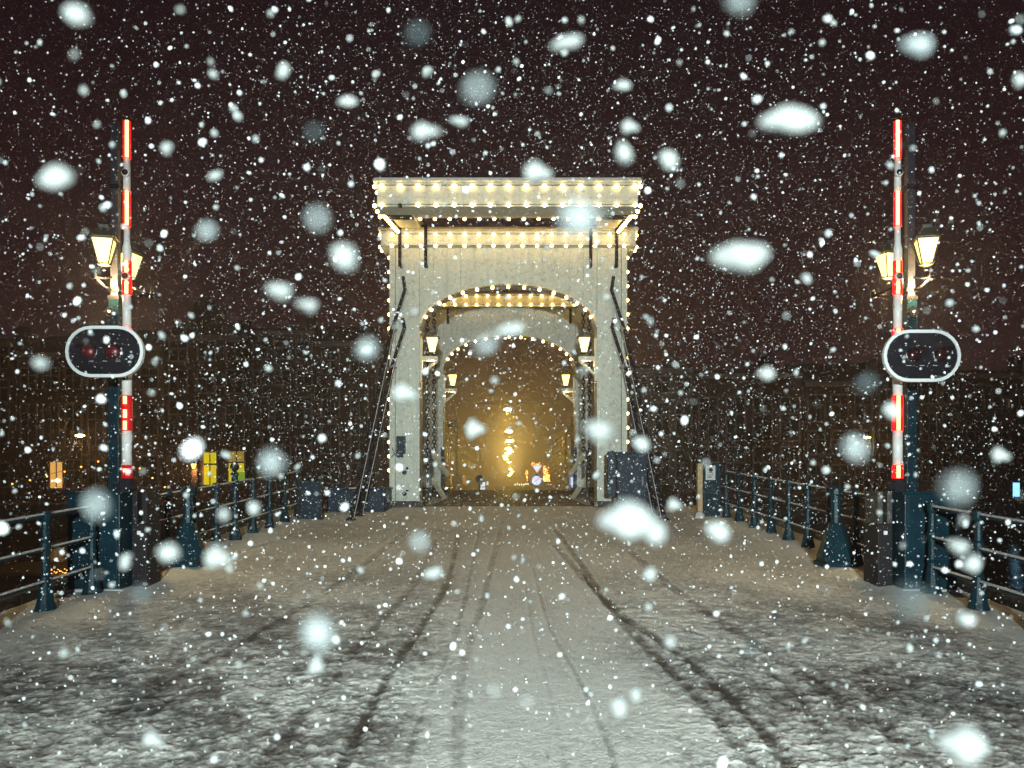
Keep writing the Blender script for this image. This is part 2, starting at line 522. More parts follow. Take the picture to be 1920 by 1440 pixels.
def light_string(label, pts, group=None, cable=True, sag=.012):
    root = thing('light_string', label, 'string lights', tuple(pts[0]), group)
    pts = [Vector(p) for p in pts]
    if cable and len(pts) > 1:
        cb = MB(); path = []
        for a, b in zip(pts, pts[1:]):
            path += [a+Vector((0, .03, .03)), (a+b)/2+Vector((0, .03, .03-sag))]
        path.append(pts[-1]+Vector((0, .03, .03)))
        cb.tube(path, .006, 4)
        cb.obj('cable', M['wire'], root)
    for p in pts: inst('bulb', BULB, root, p)
    return root

HW, IN = 2.715, 2.025             # half widths of the portal, outside and inside
H_BEAM0, H_BEAM1 = EYE+5.37, EYE+5.77
H_SPR, H_TOP = EYE+3.54, EYE+4.54
def arch_h(x, grow=0.0):
    a = IN+grow; t = max(0.0, 1-(x/a)**2)
    return H_SPR + (H_TOP-H_SPR+grow)*math.sqrt(t)

def portal(y, label, front):
    base = gz(y)
    root = thing('bridge_portal', label, 'bridge portal', (CX, y, base), 'portals of the drawbridge')
    d = .62
    for s in (-1, 1):
        m_ = MB()
        x0, x1 = sorted((CX+s*IN, CX+s*(HW-.135)))
        m_.box(x0, x1, y, y+d, base+.10, H_BEAM0)
        leg = m_.obj('leg', M['white'], root, bevel=.012)
        x0, x1 = sorted((CX+s*(HW-.128), CX+s*HW))
        MB().box(x0, x1, y-.018, y+d-.02, base+.10, H_BEAM0).obj('edge_board', M['white'], root, bevel=.006)
        x0, x1 = sorted((CX+s*(IN+.0), CX+s*(IN+.06)))
        MB().box(x0, x1, y-.03, y-.002, base+.12, H_SPR-.02).obj('edge_board', M['white'], root, bevel=.005)
        pl = MB(); xa, xb = sorted((CX+s*(IN-.08), CX+s*(HW+.10)))
        pl.v += [(xa-.02,y-.26,base-.12),(xb+.02,y-.26,base-.12),(xb+.02,y+d+.1,base-.12),(xa-.02,y+d+.1,base-.12),
                 (xa,y-.16,base+.13),(xb,y-.16,base+.13),(xb,y+d+.05,base+.13),(xa,y+d+.05,base+.13)]
        pl.f += [(0,3,2,1),(4,5,6,7),(0,1,5,4),(1,2,6,5),(2,3,7,6),(3,0,4,7)]
        pl.obj('plinth', M['plinth'], root, bevel=.02)
    # spandrel boards, each with the curve of the arch cut into its foot
    nb = 13
    xs = [-IN + 2*IN*k/nb for k in range(nb+1)]
    for k in range(nb):
        a, b = xs[k]+.004, xs[k+1]-.004
        jz = random.uniform(-.004, .004)
        poly = [(CX+a, H_BEAM0-.002), (CX+b, H_BEAM0-.002)]
        for j in range(9):
            x = b+(a-b)*j/8
            poly.append((CX+x, arch_h(x)))
        MB().prism(poly, y+.004+jz, y+.05).obj('board', M['white'], root)
    # backing behind the boards, and the soffit
    n = 40
    bk = MB()
    for k in range(n):
        a = -IN+2*IN*k/n; b = -IN+2*IN*(k+1)/n
        ha, hb = arch_h(a), arch_h(b)
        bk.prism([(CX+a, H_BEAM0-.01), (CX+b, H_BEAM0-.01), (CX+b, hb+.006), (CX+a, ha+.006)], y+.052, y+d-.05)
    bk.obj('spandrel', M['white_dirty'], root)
    tr = MB()
    n = 44
    for k in range(n):
        t0 = math.pi*k/n; t1 = math.pi*(k+1)/n
        def P(t, g): return (CX+(IN+g)*math.cos(t), H_SPR+(H_TOP-H_SPR+g)*math.sin(t))
        tr.prism([P(t0, -.012), P(t0, .06), P(t1, .06), P(t1, -.012)], y-.035, y+.002)
    tr.obj('arch_trim', M['white'], root)
    # beam across the top with its mouldings
    MB().box(CX-HW-.18, CX+HW+.18, y-.13, y+d+.08, H_BEAM0+.045, H_BEAM1-.05).obj('top_beam', M['white'], root, bevel=.01)
    ml = MB(); ml.box(CX-HW-.20, CX+HW+.20, y-.17, y+d+.12, H_BEAM0, H_BEAM0+.043)
    ml.obj('moulding', M['white'], root, bevel=.008)
    ml = MB(); ml.box(CX-HW-.24, CX+HW+.24, y-.20, y+d+.15, H_BEAM1-.048, H_BEAM1)
    ml.obj('moulding', M['white'], root, bevel=.008)
    sn = MB(); sn.box(CX-HW-.22, CX+HW+.22, y-.18, y+d+.12, H_BEAM1+.001, H_BEAM1+.028)
    sn.obj('snow_cap', M['snow'], root, bevel=.012)
    # black iron straps on the face
    for x in ((-2.45, -1.865, 1.865, 2.45) if front else (-1.865, 1.865)):
        MB().box(CX+x-.036, CX+x+.036, y-.235, y-.205, H_BEAM0-.49 if front else H_BEAM0-.53, H_BEAM1+.05 if front else H_BEAM0-.08).obj('iron_strap', M['iron'], root)
        MB().box(CX+x-.036, CX+x+.036, y-.2, y+.0, H_BEAM0-.47, H_BEAM0-.42).obj('strap_pin', M['iron'], root)
    # lantern bracket of white timber on the inner side of each leg
    for s in (-1, 1):
        xi = CX+s*IN
        zb = EYE+2.84
        x0, x1 = sorted((xi-s*.005, xi-s*.06))
        q = MB(); q.box(x0, x1, y-.03, y+.08, EYE+2.32, EYE+3.30)
        x0, x1 = sorted((xi-s*.062, xi-s*.42)); q.box(x0, x1, y-.02, y+.07, zb-.05, zb+.05)
        q.bar((xi-s*.40, y+.025, zb-.05), (xi-s*.05, y+.025, zb-.36), .06, .06, up=(0,1,0))
        q.obj('lantern_bracket', M['cream'], root)
    # long iron stays down to the road in front
    if front:
        for s in (-1, 1):
            for (z0, z1, xe, ye, x_top) in ((EYE+4.70, EYE+4.30, 3.03, 16.5, 2.40), (EYE+3.75, EYE+3.45, 3.01, 17.35, 2.41)):
                A = Vector((CX+s*x_top, y-.045, z0)); B = Vector((CX+s*(x_top-.05), y-.06, z1+.08))
                ye_ = y-.5; Cc = Vector((CX+s*(x_top+.21), y-.34, z1-.88))
                E = Vector((CX+s*xe, ye, gz(ye)-.03))
                q = MB(); q.bar(A, B, .075, .06, up=(0,1,0)); q.bar(B, Cc, .082, .06, up=(0,1,0)); q.bar(Cc, E, .10, .07, up=(0,1,0))
                st_ = q.obj('iron_stay', M['iron'], root)
                q = MB(); o_ = Vector((-s*.052, -.02, .022)); q.bar(B+o_, Cc+o_, .009, .02, up=(0,1,0)); q.bar(Cc+o_, E+o_, .009, .02, up=(0,1,0)); q.obj('snow_and_lit_edge', M['snow'], st_)  # pale snow bar added to draw the lit edge of the stay
                q = MB(); q.bar(Cc-Vector((s*.09,0,-.06)), Cc+Vector((s*.09,0,-.06)), .05, .09); q.obj('clamp', M['win_frame'], root)
                q = MB(); q.lathe((E.x, E.y, E.z-.0), [(.11, 0), (.10, .05), (.05, .09)], 8); q.obj('stay_foot', M['iron'], root)
                q = MB()
                for k in (1, 2): 
                    p = Cc.lerp(E, k/3.0); q.bar(p-Vector((s*.06,0,0)), p+Vector((s*.06,0,0)), .05, .05)
                q.obj('stay_bolt', M['iron'], root)
    # fittings on the legs
    if front:
        x = (752.5-960)/F*y
        q = MB(); q.box(x-.105, x+.10, y-.09, y-.001, EYE+.66, EYE+1.06); q.box(x-.105, x+.05, y-.10, y-.001, EYE+.57, EYE+.658); q.obj('junction_box', M['navy'], root, bevel=.008)
        q = MB(); q.tube([(x-.10, y-.03, EYE+.61), (x-.17, y-.03, EYE+.68), (x-.20, y-.03, EYE+.8)], .012, 5)
        q.tube([(x-.12, y-.03, EYE+.60), (x-.16, y-.03, EYE+.66), (x-.22, y-.03, EYE+.58)], .012, 5); q.obj('cable', M['wire'], root)
        for px, py, r in ((763.5, 878, .032), (758.5, 886, .052), (763.5, 920, .030), (758.5, 926, .050)):
            p = at(px, py, y-.004)
            MB().lathe(p, [(r, -.02), (r, .018), (r*.7, .024)], 14, 'y').obj('round_fitting', M['navy'], root, smooth=False)
    return root

YF, YR = 19.5, 26.2
portal(YF, 'white timber portal gate of the drawbridge, the nearer and larger one with long black stays', True)
portal(YR, 'second white timber portal, smaller, framed inside the arch of the nearer one', False)

# balance frame with the counterweight box
def balance(y0, out, label):
    """y0: where it rests on the portal; out: -1 towards the viewer"""
    root = thing('balance_frame', label, 'bridge balance', (CX, y0, H_BEAM1), 'balance frames above the portals')
    yb = y0 + out*3.5
    zb = EYE+5.18; w = 2.45
    ya, yc = sorted((yb, yb-out*.5))
    MB().box(CX-w, CX+w, ya, yc, zb+.03, zb+.455).obj('counterweight_box', M['white'], root, bevel=.01)
    MB().box(CX-w+.0, CX+w-.0, ya-.012, yc+.012, zb-.005, zb+.028).obj('moulding', M['white'], root, bevel=.004)
    MB().box(CX-w-.07, CX+w+.07, ya-.06, yc+.06, zb+.457, zb+.50).obj('lid', M['white'], root, bevel=.008)
    sn = MB(); sn.box(CX-w-.055, CX+w+.055, ya-.045, yc+.05, zb+.501, zb+.53); sn.obj('snow_cap', M['snow'], root, bevel=.012)
    ln = MB(); ln.box(CX-w+.01, CX+w-.01, ya-.016 if out < 0 else yc, ya if out < 0 else yc+.016, zb+.40, zb+.412)
    ln.obj('seam', M['white_dirty'], root)
    p1 = yb-out*.5; p2 = y0-out*3.7
    z1 = zb+.30; z2 = z1+(abs(p2-p1))*.145
    for s in (-1, 1):
        q = MB(); q.bar((CX+s*2.22, p1, z1), (CX+s*2.22, p2, z2), .46, .24); q.obj('balance_arm', M['white'], root, bevel=.01)
        for k in range(5):
            t = (.12+.30*k)/abs(p2-p1)
            c = Vector((CX+s*2.22, p1+(p2-p1)*t, z1+(z2-z1)*t-.15))
            MB().box(c.x-.25, c.x+.25, c.y-.03, c.y+.03, c.z-.025, c.z+.025).obj('iron_rib', M['iron'], root)
        # pivot standing on the portal beam
        MB().box(CX+s*2.22-.30, CX+s*2.22+.30, y0+.1, y0+.4, H_BEAM1+.03, H_BEAM1+.16).obj('pivot_block', M['iron'], root, bevel=.01)
    # cross beam behind the counterweight
    yk = yb-out*2.3
    zk = EYE+5.70
    MB().box(CX-2.0, CX+2.0, yk-.1, yk+.1, zk, zk+.15).obj('cross_beam', M['white'], root, bevel=.01)
    return root
balance(YF, -1, 'nearer white balance frame with a bulb-edged counterweight box jutting above the front portal')
balance(YR+.62, 1, 'farther balance frame, its bulbs just seen under the crown of the rear arch')
q = MB(); p = at(750, 385.5, 15.97); q.ball(p, .045, 10, 6); q.obj('bell', M['brown_box'], label='small dark round bell under the left end of the counterweight box', category='bell')

# ---- strings of bulbs
yb = 16.0-.045
light_string('row of bulbs along the top edge of the counterweight box', [at(716+33.9*k, 348.5, yb) for k in range(15)])
light_string('row of bulbs along the bottom edge of the counterweight box', [at(716+33.9*k, 384.5, yb) for k in range(15) if k != 1])
yb = YF-.235
light_string('upper row of bulbs on the front portal beam', [at(735+27.2*k, 439.5, yb) for k in range(17)])
light_string('lower row of bulbs on the front portal beam', [at(735+27.2*k, 461, yb) for k in range(17)])
for s, nm in ((-1, 'left'), (1, 'right')):
    light_string('line of bulbs down the %s outer edge of the front portal' % nm,
                 [(CX+s*(HW+.034), YF+.2, EYE+5.19-.327*k) for k in range(16 if s < 0 else 14)])
    light_string('short double row of bulbs round the %s end of the counterweight box' % nm,
                 [(CX+s*2.50, 16.06+.33*k, z) for z in (EYE+5.57, EYE+5.21) for k in range(3)], cable=False)
    light_string('close-set bulbs along the underside of the %s balance arm' % nm,
                 [(CX+s*2.47, 16.95+.24*k, EYE+5.31+.145*.24*k) for k in range(10)])
    light_string('bulbs round the %s end of the front portal beam' % nm,
                 [(CX+s*(HW+.23), YF+.1+.3*k, z) for z in (EYE+5.68, EYE+5.41) for k in range(2)], cable=False)
def arch_pts(y, n):
    out = []
    for k in range(n):
        t = math.pi*(.085+.83*k/(n-1))
        out.append((CX+(IN-.07)*math.cos(t), y-.01, H_SPR+(H_TOP-H_SPR-.07)*math.sin(t)))
    return out
light_string('curve of bulbs under the arch of the front portal', arch_pts(YF, 15))
light_string('curve of bulbs under the arch of the rear portal', arch_pts(YR, 15))
yb = YR-.235
light_string('upper row of bulbs on the rear portal beam', [(CX-2.64+.33*k, yb, EYE+5.68) for k in range(17)])
light_string('lower row of bulbs on the rear portal beam', [(CX-2.64+.33*k, yb, EYE+5.42) for k in range(17)])
light_string('bulbs under the front cross beam behind the counterweight', [(CX-1.9+.32*k, 18.3+.13, EYE+5.70) for k in range(13)], cable=False)
light_string('farthest row of bulbs, under the rear counterweight box', [(CX-1.9+.35*k, 30.25, EYE+5.13) for k in range(12)], cable=False)

# ---- lanterns
def lantern(label, base, w=.25, h=.34, cat='lantern', group=None, rot=0, top='roof', detail=True, hot=True):
    """four tapered panes, wide at the top, under a pyramid roof; base = bottom centre"""
    b = Vector(base)
    root = thing('lantern', label, cat, base, group)
    wt, wb = w/2, w*.23
    z0, z1 = b.z+.04, b.z+.04+h
    cr, sr = math.cos(rot), math.sin(rot)
    def P(x, y, z): return (b.x+x*cr-y*sr, b.y+x*sr+y*cr, z)
    cb = [(-1,-1),(1,-1),(1,1),(-1,1)]
    for k in range(4):
        a, c = cb[k], cb[(k+1)%4]
        q = MB(); i = 0
        ins = .86
        q.v += [P(a[0]*wb*ins, a[1]*wb*ins, z0+.01), P(c[0]*wb*ins, c[1]*wb*ins, z0+.01), P(c[0]*wt*ins, c[1]*wt*ins, z1-.01), P(a[0]*wt*ins, a[1]*wt*ins, z1-.01)]
        q.f.append((0,1,2,3)); q.obj('pane', M['lantern'], root)
    q = MB()
    t = .012 if w > .2 else .01
    for k in range(4):
        a, c = cb[k], cb[(k+1)%4]
        q.bar(P(a[0]*wb, a[1]*wb, z0), P(a[0]*wt, a[1]*wt, z1), t)
        q.bar(P(a[0]*wb, a[1]*wb, z0), P(c[0]*wb, c[1]*wb, z0), t)
        q.bar(P(a[0]*wt, a[1]*wt, z1), P(c[0]*wt, c[1]*wt, z1), t*1.3)
    q.lathe((b.x, b.y, b.z-.03), [(.02, 0), (.022, .04), (wb*1.3, .06), (wb*1.35, .075)], 8)
    q.obj('frame', M['lantern_iron'], root)
    q = MB()
    ov = wt*1.14
    rz = z1+.012
    for (s0, h0), (s1, h1) in (((ov, 0), (wt*.55, .42*w)), ((wt*.40, .42*w), (wt*.44, .60*w)), ((wt*.62, .60*w), (wt*.12, .78*w))):
        i = len(q.v)
        q.v += [P(x*s0, y*s0, rz+h0) for x, y in cb]+[P(x*s1, y*s1, rz+h1) for x, y in cb]
        q.f += [tuple(i+k_ for k_ in g) for g in ((0,3,2,1),(4,5,6,7),(0,1,5,4),(1,2,6,5),(2,3,7,6),(3,0,4,7))]
    q.lathe((b.x, b.y, rz+.78*w), [(.008, 0), (.014, .02), (.003, .05)], 6)
    q.obj('roof', M['lantern_iron'], root)
    pl = bpy.data.lights.new('lamp', 'POINT'); pl.energy = 75; pl.color = (1, .70, .30); pl.shadow_soft_size = .05
    lo = bpy.data.objects.new('lamp_glow', pl); C.objects.link(lo)
    lo.parent = root; lo.location = (0, 0, -.16)
    return root
for yy, nm, en in ((YF, 'front', 1), (YR, 'rear', 1)):
    for s, sd in ((-1, 'left'), (1, 'right')):
        lantern('%s lantern glowing on the timber bracket of the %s portal' % (sd, nm), (CX+s*(IN-.29), yy+.025, EYE+2.935), w=.285, h=.335, group='lanterns on the portals')

# ---- chains, links joined into one piece
def chain(label, x, y0, y1, z0, z1, n):
    q = MB()
    lk = (z0-z1)/n
    for k in range(n):
        t = k/n
        c = Vector((x, y0+(y1-y0)*t, z0+(z1-z0)*t))
        hl = lk*.62; w = .042
        pts = []
        for j in range(9):
            a = 2*math.pi*j/8
            o = Vector((math.cos(a)*w, 0, math.sin(a)*hl)) if k % 2 == 0 else Vector((0, math.cos(a)*w, math.sin(a)*hl))
            pts.append(c+o)
        q.tube(pts, .018, 5, caps=False)
    q.obj('chain', M['iron'], label=label, category='chain')
for s, sd in ((-1, 'left'), (1, 'right')):
    chain('%s outer lifting chain, beside the inner edge of the front leg' % sd, CX+s*1.98, 20.9, 20.9, EYE+5.2, gz(21)+.45, 52)
    chain('%s inner lifting chain, in front of the rear portal leg' % sd, CX+s*1.96, 22.4, 22.4, EYE+5.6, gz(22)+.9, 52)
    # lever and struts at the chain foot
    th = thing('chain_anchor', 'iron and timber anchor frame at the foot of the %s chains' % sd, 'chain anchor', (CX+s*2.0, 22.4, gz(22.4)))
    q = MB(); q.bar((CX+s*1.98, 21.6, gz(22)+1.25), (CX+s*1.98, 21.6, gz(22)-.02), .055); q.obj('post', M['iron'], th)
    q = MB(); q.bar((CX+s*1.95, 22.0, gz(22)+1.15), (CX+s*1.62, 22.6, gz(22)+.62), .09, .10); q.obj('strut', M['cream'], th)
    q = MB(); q.bar((CX+s*1.95, 21.8, gz(22)+.50), (CX+s*1.66, 22.4, gz(22)-.02), .08, .10); q.obj('strut', M['cream'], th)
    q = MB(); q.bar((CX+s*1.76, 22.7, gz(22)+1.35), (CX+s*1.76, 22.7, gz(22)+.12), .10, .05); q.obj('plate', M['iron'], th)
    # ribbed ramp beside the leg
    th = thing('ribbed_grating', 'slatted grating at the foot of the %s front leg' % sd, 'grating', (CX+s*1.8, 20.2, gz(20.2)))
    for k in range(8):
        yy = 19.75+.22*k; ww = .14+.030*k
        q = MB(); q.bar((CX+s*(1.93-ww*.1), yy, gz(yy)+.03+.006*k), (CX+s*(1.93-ww*1.0), yy, gz(yy)+.02), .04, .025); q.obj('slat', M['bark'], th)

# ------------------------------------------------------------------ railings
def rail_post_mesh():
    q = MB()
    q.lathe((0,0,0), [(.115, -.05), (.115, .02), (.10, .03), (.080, .10), (.052, .26), (.040, .34), (.050, .36), (.040, .38),
                      (.034, .50), (.036, .60), (.050, .62), (.050, .66), (.036, .68), (.033, .86), (.046, .88), (.050, .90), (.050, .955), (.03, .965)], 10)
    return q.mesh('post', M['teal_rail'], smooth=False)
POST = rail_post_mesh()
def xrail(y): return 4.52-.017*y if y > 8 else 4.52-.017*y
def railing(label, s, ys, extra=None):
    y0, y1 = ys[0], ys[-1]
    root = thing('railing', label, 'railing', (s*xrail(y0), y0, gz(y0)))
    for y in ys:
        inst('post', POST, root, (s*xrail(y), y, gz(y)+.0), rot=(0, 0, random.uniform(-.2, .2)))
    for h in (.915, .60, .29):
        q = MB(); a = y0-(.4 if y0 < 4 else 0); b = y1
        n = 10
        q.tube([(s*xrail(a+(b-a)*k/n), a+(b-a)*k/n, gz(a+(b-a)*k/n)+h) for k in range(n+1)], .021 if h > .9 else .017, 7)
        q.obj('rail', M['teal_rail'], root, smooth=True)
        q = MB(); q.tube([(s*xrail(a+(b-a)*k/n)-s*.002, a+(b-a)*k/n, gz(a+(b-a)*k/n)+h+(.017 if h > .9 else .013)) for k in range(n+1)], .015, 5)
        q.obj('snow_and_lit_edge', M['snow'], root)
    return root
ys_n = [3.6, 4.5, 5.4, 6.27, 7.15, 8.02, 8.88]
ys_f = [10.0, 10.75, 11.6, 12.42, 13.24, 14.1, 15.0, 15.95, 16.85]
railing('near left teal railing, running out of the picture before the barrier', -1, ys_n)
railing('near right teal railing, running out of the picture before the barrier', 1, ys_n)
railing('far left teal railing between the barrier and the portal', -1, ys_f)
railing('far right teal railing between the barrier and the notice cabinet', 1, ys_f)

# big cone-footed posts
for s, sd in ((-1, 'left'), (1, 'right')):
    y = 10.75; x = s*4.08
    th = thing('cone_post', 'stout %s post with a flared cone foot, inside the railing beyond the barrier' % sd, 'bollard', (x, y, gz(y)), 'cone-footed posts')
    q = MB(); q.lathe((x, y, gz(y)+.02), [(.30, 0), (.29, .05), (.26, .06), (.25, .12)], 4); q.obj('foot_plate', M['teal'], th)
    q = MB(); q.lathe((x, y, gz(y)+.14), [(.235, 0), (.11, .36), (.085, .42)], 8); q.obj('cone', M['teal'], th)
    q = MB(); q.lathe((x, y, gz(y)+.56), [(.062, 0), (.060, .34), (.085, .36), (.085, .42), (.05, .45), (.02, .47)], 10); q.obj('shaft', M['teal'], th)
y = 13.6; x = -4.42
th = thing('ball_post', 'dark post topped with a ball, rising above the far left railing before the yellow window', 'post', (x, y, gz(y)))
q = MB(); q.lathe((x, y, gz(y)), [(.09, 0), (.06, .2), (.05, 1.0), (.07, 1.03), (.03, 1.08)], 10); q.obj('shaft', M['teal'], th)
q = MB(); q.ball((x, y, gz(y)+1.15), .072, 10, 8); q.obj('ball', M['iron'], th, smooth=True)

# ------------------------------------------------------------------ barriers
def barrier(s, px):
    sd = 'left' if s < 0 else 'right'
    yb = 9.35
    X = (px-960)/F*yb
    th = thing('barrier', 'raised red and white road barrier on the %s, its red bands glowing' % sd, 'barrier', (X, yb, gz(yb)), 'raised barriers')
    def Z(py): return EYE+(HOR-py)/F*yb
    edges = [(228, 298, 'r'), (298, 360, 'w'), (360, 425, 'r'), (425, 490, 'w'), (490, 553, 'r'), (553, 617, 'w'), (617, 680, 'r'), (680, 742, 'w'), (742, 808, 'r'), (808, 872, 'w'), (872, 897, 'r')]
    dx = lambda py: 0.0
    for a, b, c in edges:
        r = (.036 if b < 455 else (.045 if a < 600 else .052))*(1.14 if c == 'r' else 1)
        q = MB()
        if a == 425: q.tube([(X, yb, Z(b)), (X, yb, Z(466)), (X, yb, Z(455)), (X, yb, Z(a))], [.045, .045, .033, .033], 14)
        else: q.tube([(X, yb, Z(b)), (X, yb, Z(a))], r, 14)
        lit = c == 'r'
        sec = q.obj('red_band' if c == 'r' else 'white_band', M['boom_red'] if (lit and not (s < 0 and a > 700)) else (M['boom_red_dull'] if lit else M['boom_white']), th, smooth=True)
        if lit:
            q = MB()
            if s < 0 and a > 700:
                spans = [(a+2, a+16), (a+27, a+42), (a+48, b-2)] if a < 800 else [(a+7, a+13)]
            elif a == 490: spans = [(a+1, 512), (529, b-1)]
            else: spans = [(a+1, b-1)]
            for u, v in spans: q.box(X-s*.018-.016-(.012 if s<0 and a>700 else 0), X-s*.018+.016-(.012 if s<0 and a>700 else 0), yb-r-.012, yb-r+.006, Z(v), Z(u))
            q.obj('light_strip', M['led'], sec)
    for py in (327, 520, 709):
        q = MB(); q.lathe((X-.01*s, yb-.035, Z(py)), [(.041, 0), (.043, .02), (.041, .035), (.036, .037)], 16, 'y'); kn = q.obj('lamp_rim', M['rim'], th)
        q = MB(); q.lathe((X-.01*s, yb-.072, Z(py)), [(.035, 0), (.031, .012), (.018, .024), (.004, .028)], 14, 'y'); q.obj('lens', M['dark_red_lens'] if py != 520 else M['red_lens'], kn, smooth=True)
    if s < 0:
        q = MB(); q.tube([(X-.01, yb, Z(225)), (X-.05, yb, Z(219)), (X-.02, yb, Z(216))], .006, 5)
        q.obj('tip_hook', M['iron'], th)
    # foot of the boom and its drive cabinet
    g = gz(yb)
    q = MB(); q.box(X-.05, X+.05, yb-.05, yb+.05, Z(922), Z(897)); q.tube([(X-.12, yb, Z(912)), (X+.10, yb, Z(912))], .05, 10); q.obj('boom_socket', M['iron'], th)
    xo = X+s*.05
    x0, x1 = sorted((X-s*-.0 + s*-.06, X+s*.50))
    q = MB(); q.box(x0, x1, yb-.30, yb+.42, g+.0, Z(925)); cab = q.obj('drive_cabinet', M['teal'], th, bevel=.012)
    q = MB(); q.box(x0+.03, x1-.03, yb-.308, yb-.301, g+.12, Z(932)); q.obj('cabinet_door', M['teal'], cab, bevel=.003)
    q = MB()
    for k in range(5): q.box(x0+.12, x1-.12, yb-.316, yb-.3085, g+.25+.035*k, g+.265+.035*k)
    q.obj('vent_slats', M['teal'], cab)
    q = MB(); q.box(x0-.02, x1+.02, yb-.32, yb+.44, Z(925)+.001, Z(921.5)); q.obj('cabinet_lid', M['teal'], cab, bevel=.004)
    q = MB(); q.box(x0-.04, x1+.04, yb-.34, yb+.46, g-.06, g+.022); q.obj('concrete_foot', M['snow'], th, bevel=.02)
    # narrow brown counter box on the road side
    x0, x1 = sorted((X-s*.075, X-s*.235))
    q = MB(); q.box(x0, x1, yb-.05, yb+.34, g-.02, Z(982)); bb = q.obj('side_box', M['brown_box'], th, bevel=.008)
    for u, v in ((x0, x0+.055), (x1-.055, x1)):
        q = MB(); q.box(u, v, yb-.04, yb+.30, Z(982)+.001, Z(922)); q.obj('side_cheek', M['brown_box'] if s < 0 else M['plinth'], bb, bevel=.004)
    q = MB(); q.box((x0+x1)/2-.02, (x0+x1)/2+.02, yb-.056, yb-.051, Z(1002), Z(995)); q.obj('label_plate', M['rim'], bb)
barrier(-1, 238)
barrier(1, 1683)

# masts with two lanterns; oval signals
def mast(s):
    sd = 'left' if s < 0 else 'right'
    px = 217 if s < 0 else 1706
    y = 10.1; X = (px-960)/F*y
    th = thing('mast', 'tall %s steel mast behind the barrier, carrying the signal and two lanterns' % sd, 'mast', (X, y, gz(y)), 'masts behind the barriers')
    def Z(py): return EYE+(HOR-py)/F*y
    q = MB(); q.box(X-.06, X+.06, y-.06, y+.06, gz(y)-.05, Z(560)); q.obj('lower_post', M['teal'], th, bevel=.006)
    q = MB(); q.box(X-.045, X+.045, y-.045, y+.045, Z(560), Z(237)); q.obj('upper_post', M['iron_light'], th, bevel=.006)
    q = MB(); q.box(X-.055, X+.055, y-.055, y+.055, Z(237), Z(233)); q.obj('cap', M['iron_light'], th)
    for py in (352, 545, 560): MB().box(X-.065, X+.065, y-.065, y+.065, Z(py+4), Z(py-4)).obj('collar', M['iron'], th)
    # cross arm with scrolls
    for k, (dx, dy) in enumerate(((-s*-.0+s*.13, -.25), (-s*.20, .55))):
        a = Vector((X, y, Z(548))); b = Vector((X+dx, y+dy, Z(528) if k == 0 else Z(535)))
        q = MB(); q.tube([a, a.lerp(b, .5)+Vector((0,0,-.03)), b], .018, 6)
        q.tube([a+Vector((0,0,.18)), a.lerp(b, .55)+Vector((0,0,.06)), b], .010, 5)
        q.lathe((b.x, b.y, b.z-.03), [(.035, 0), (.03, .03), (.018, .10)], 8)
        q.obj('lantern_arm', M['iron'], th)
    # small camera dome with a pale ring
    p = at(205 if s < 0 else 1713, 584.5, y-.12)
    q = MB(); q.lathe(p, [(.055, -.06), (.06, -.02), (.055, 0)], 12, 'y'); hz = q.obj('sensor', M['iron'], th)
    q = MB(); q.lathe(p, [(.016, 0), (.016, .01), (.009, .011)], 12, 'y'); q.obj('sensor_ring', M['rim'], hz)
    return X, y
for s in (-1, 1):
    X, y = mast(s)
    sd = 'left' if s < 0 else 'right'
    pL = at(195 if s < 0 else 1737, 497, y-.25)
    lantern('%s mast lantern on the outer side, the larger of the two' % sd, (pL.x, pL.y, pL.z-.03), w=.25, h=.285, rot=R(-14*s), group='lanterns on the masts')
    pL = at(242 if s < 0 else 1666, 522, y+.55)
    lantern('%s mast lantern half hidden behind the barrier boom' % sd, (pL.x, pL.y, pL.z-.03), w=.25, h=.285, rot=R(12*s), group='lanterns on the masts')

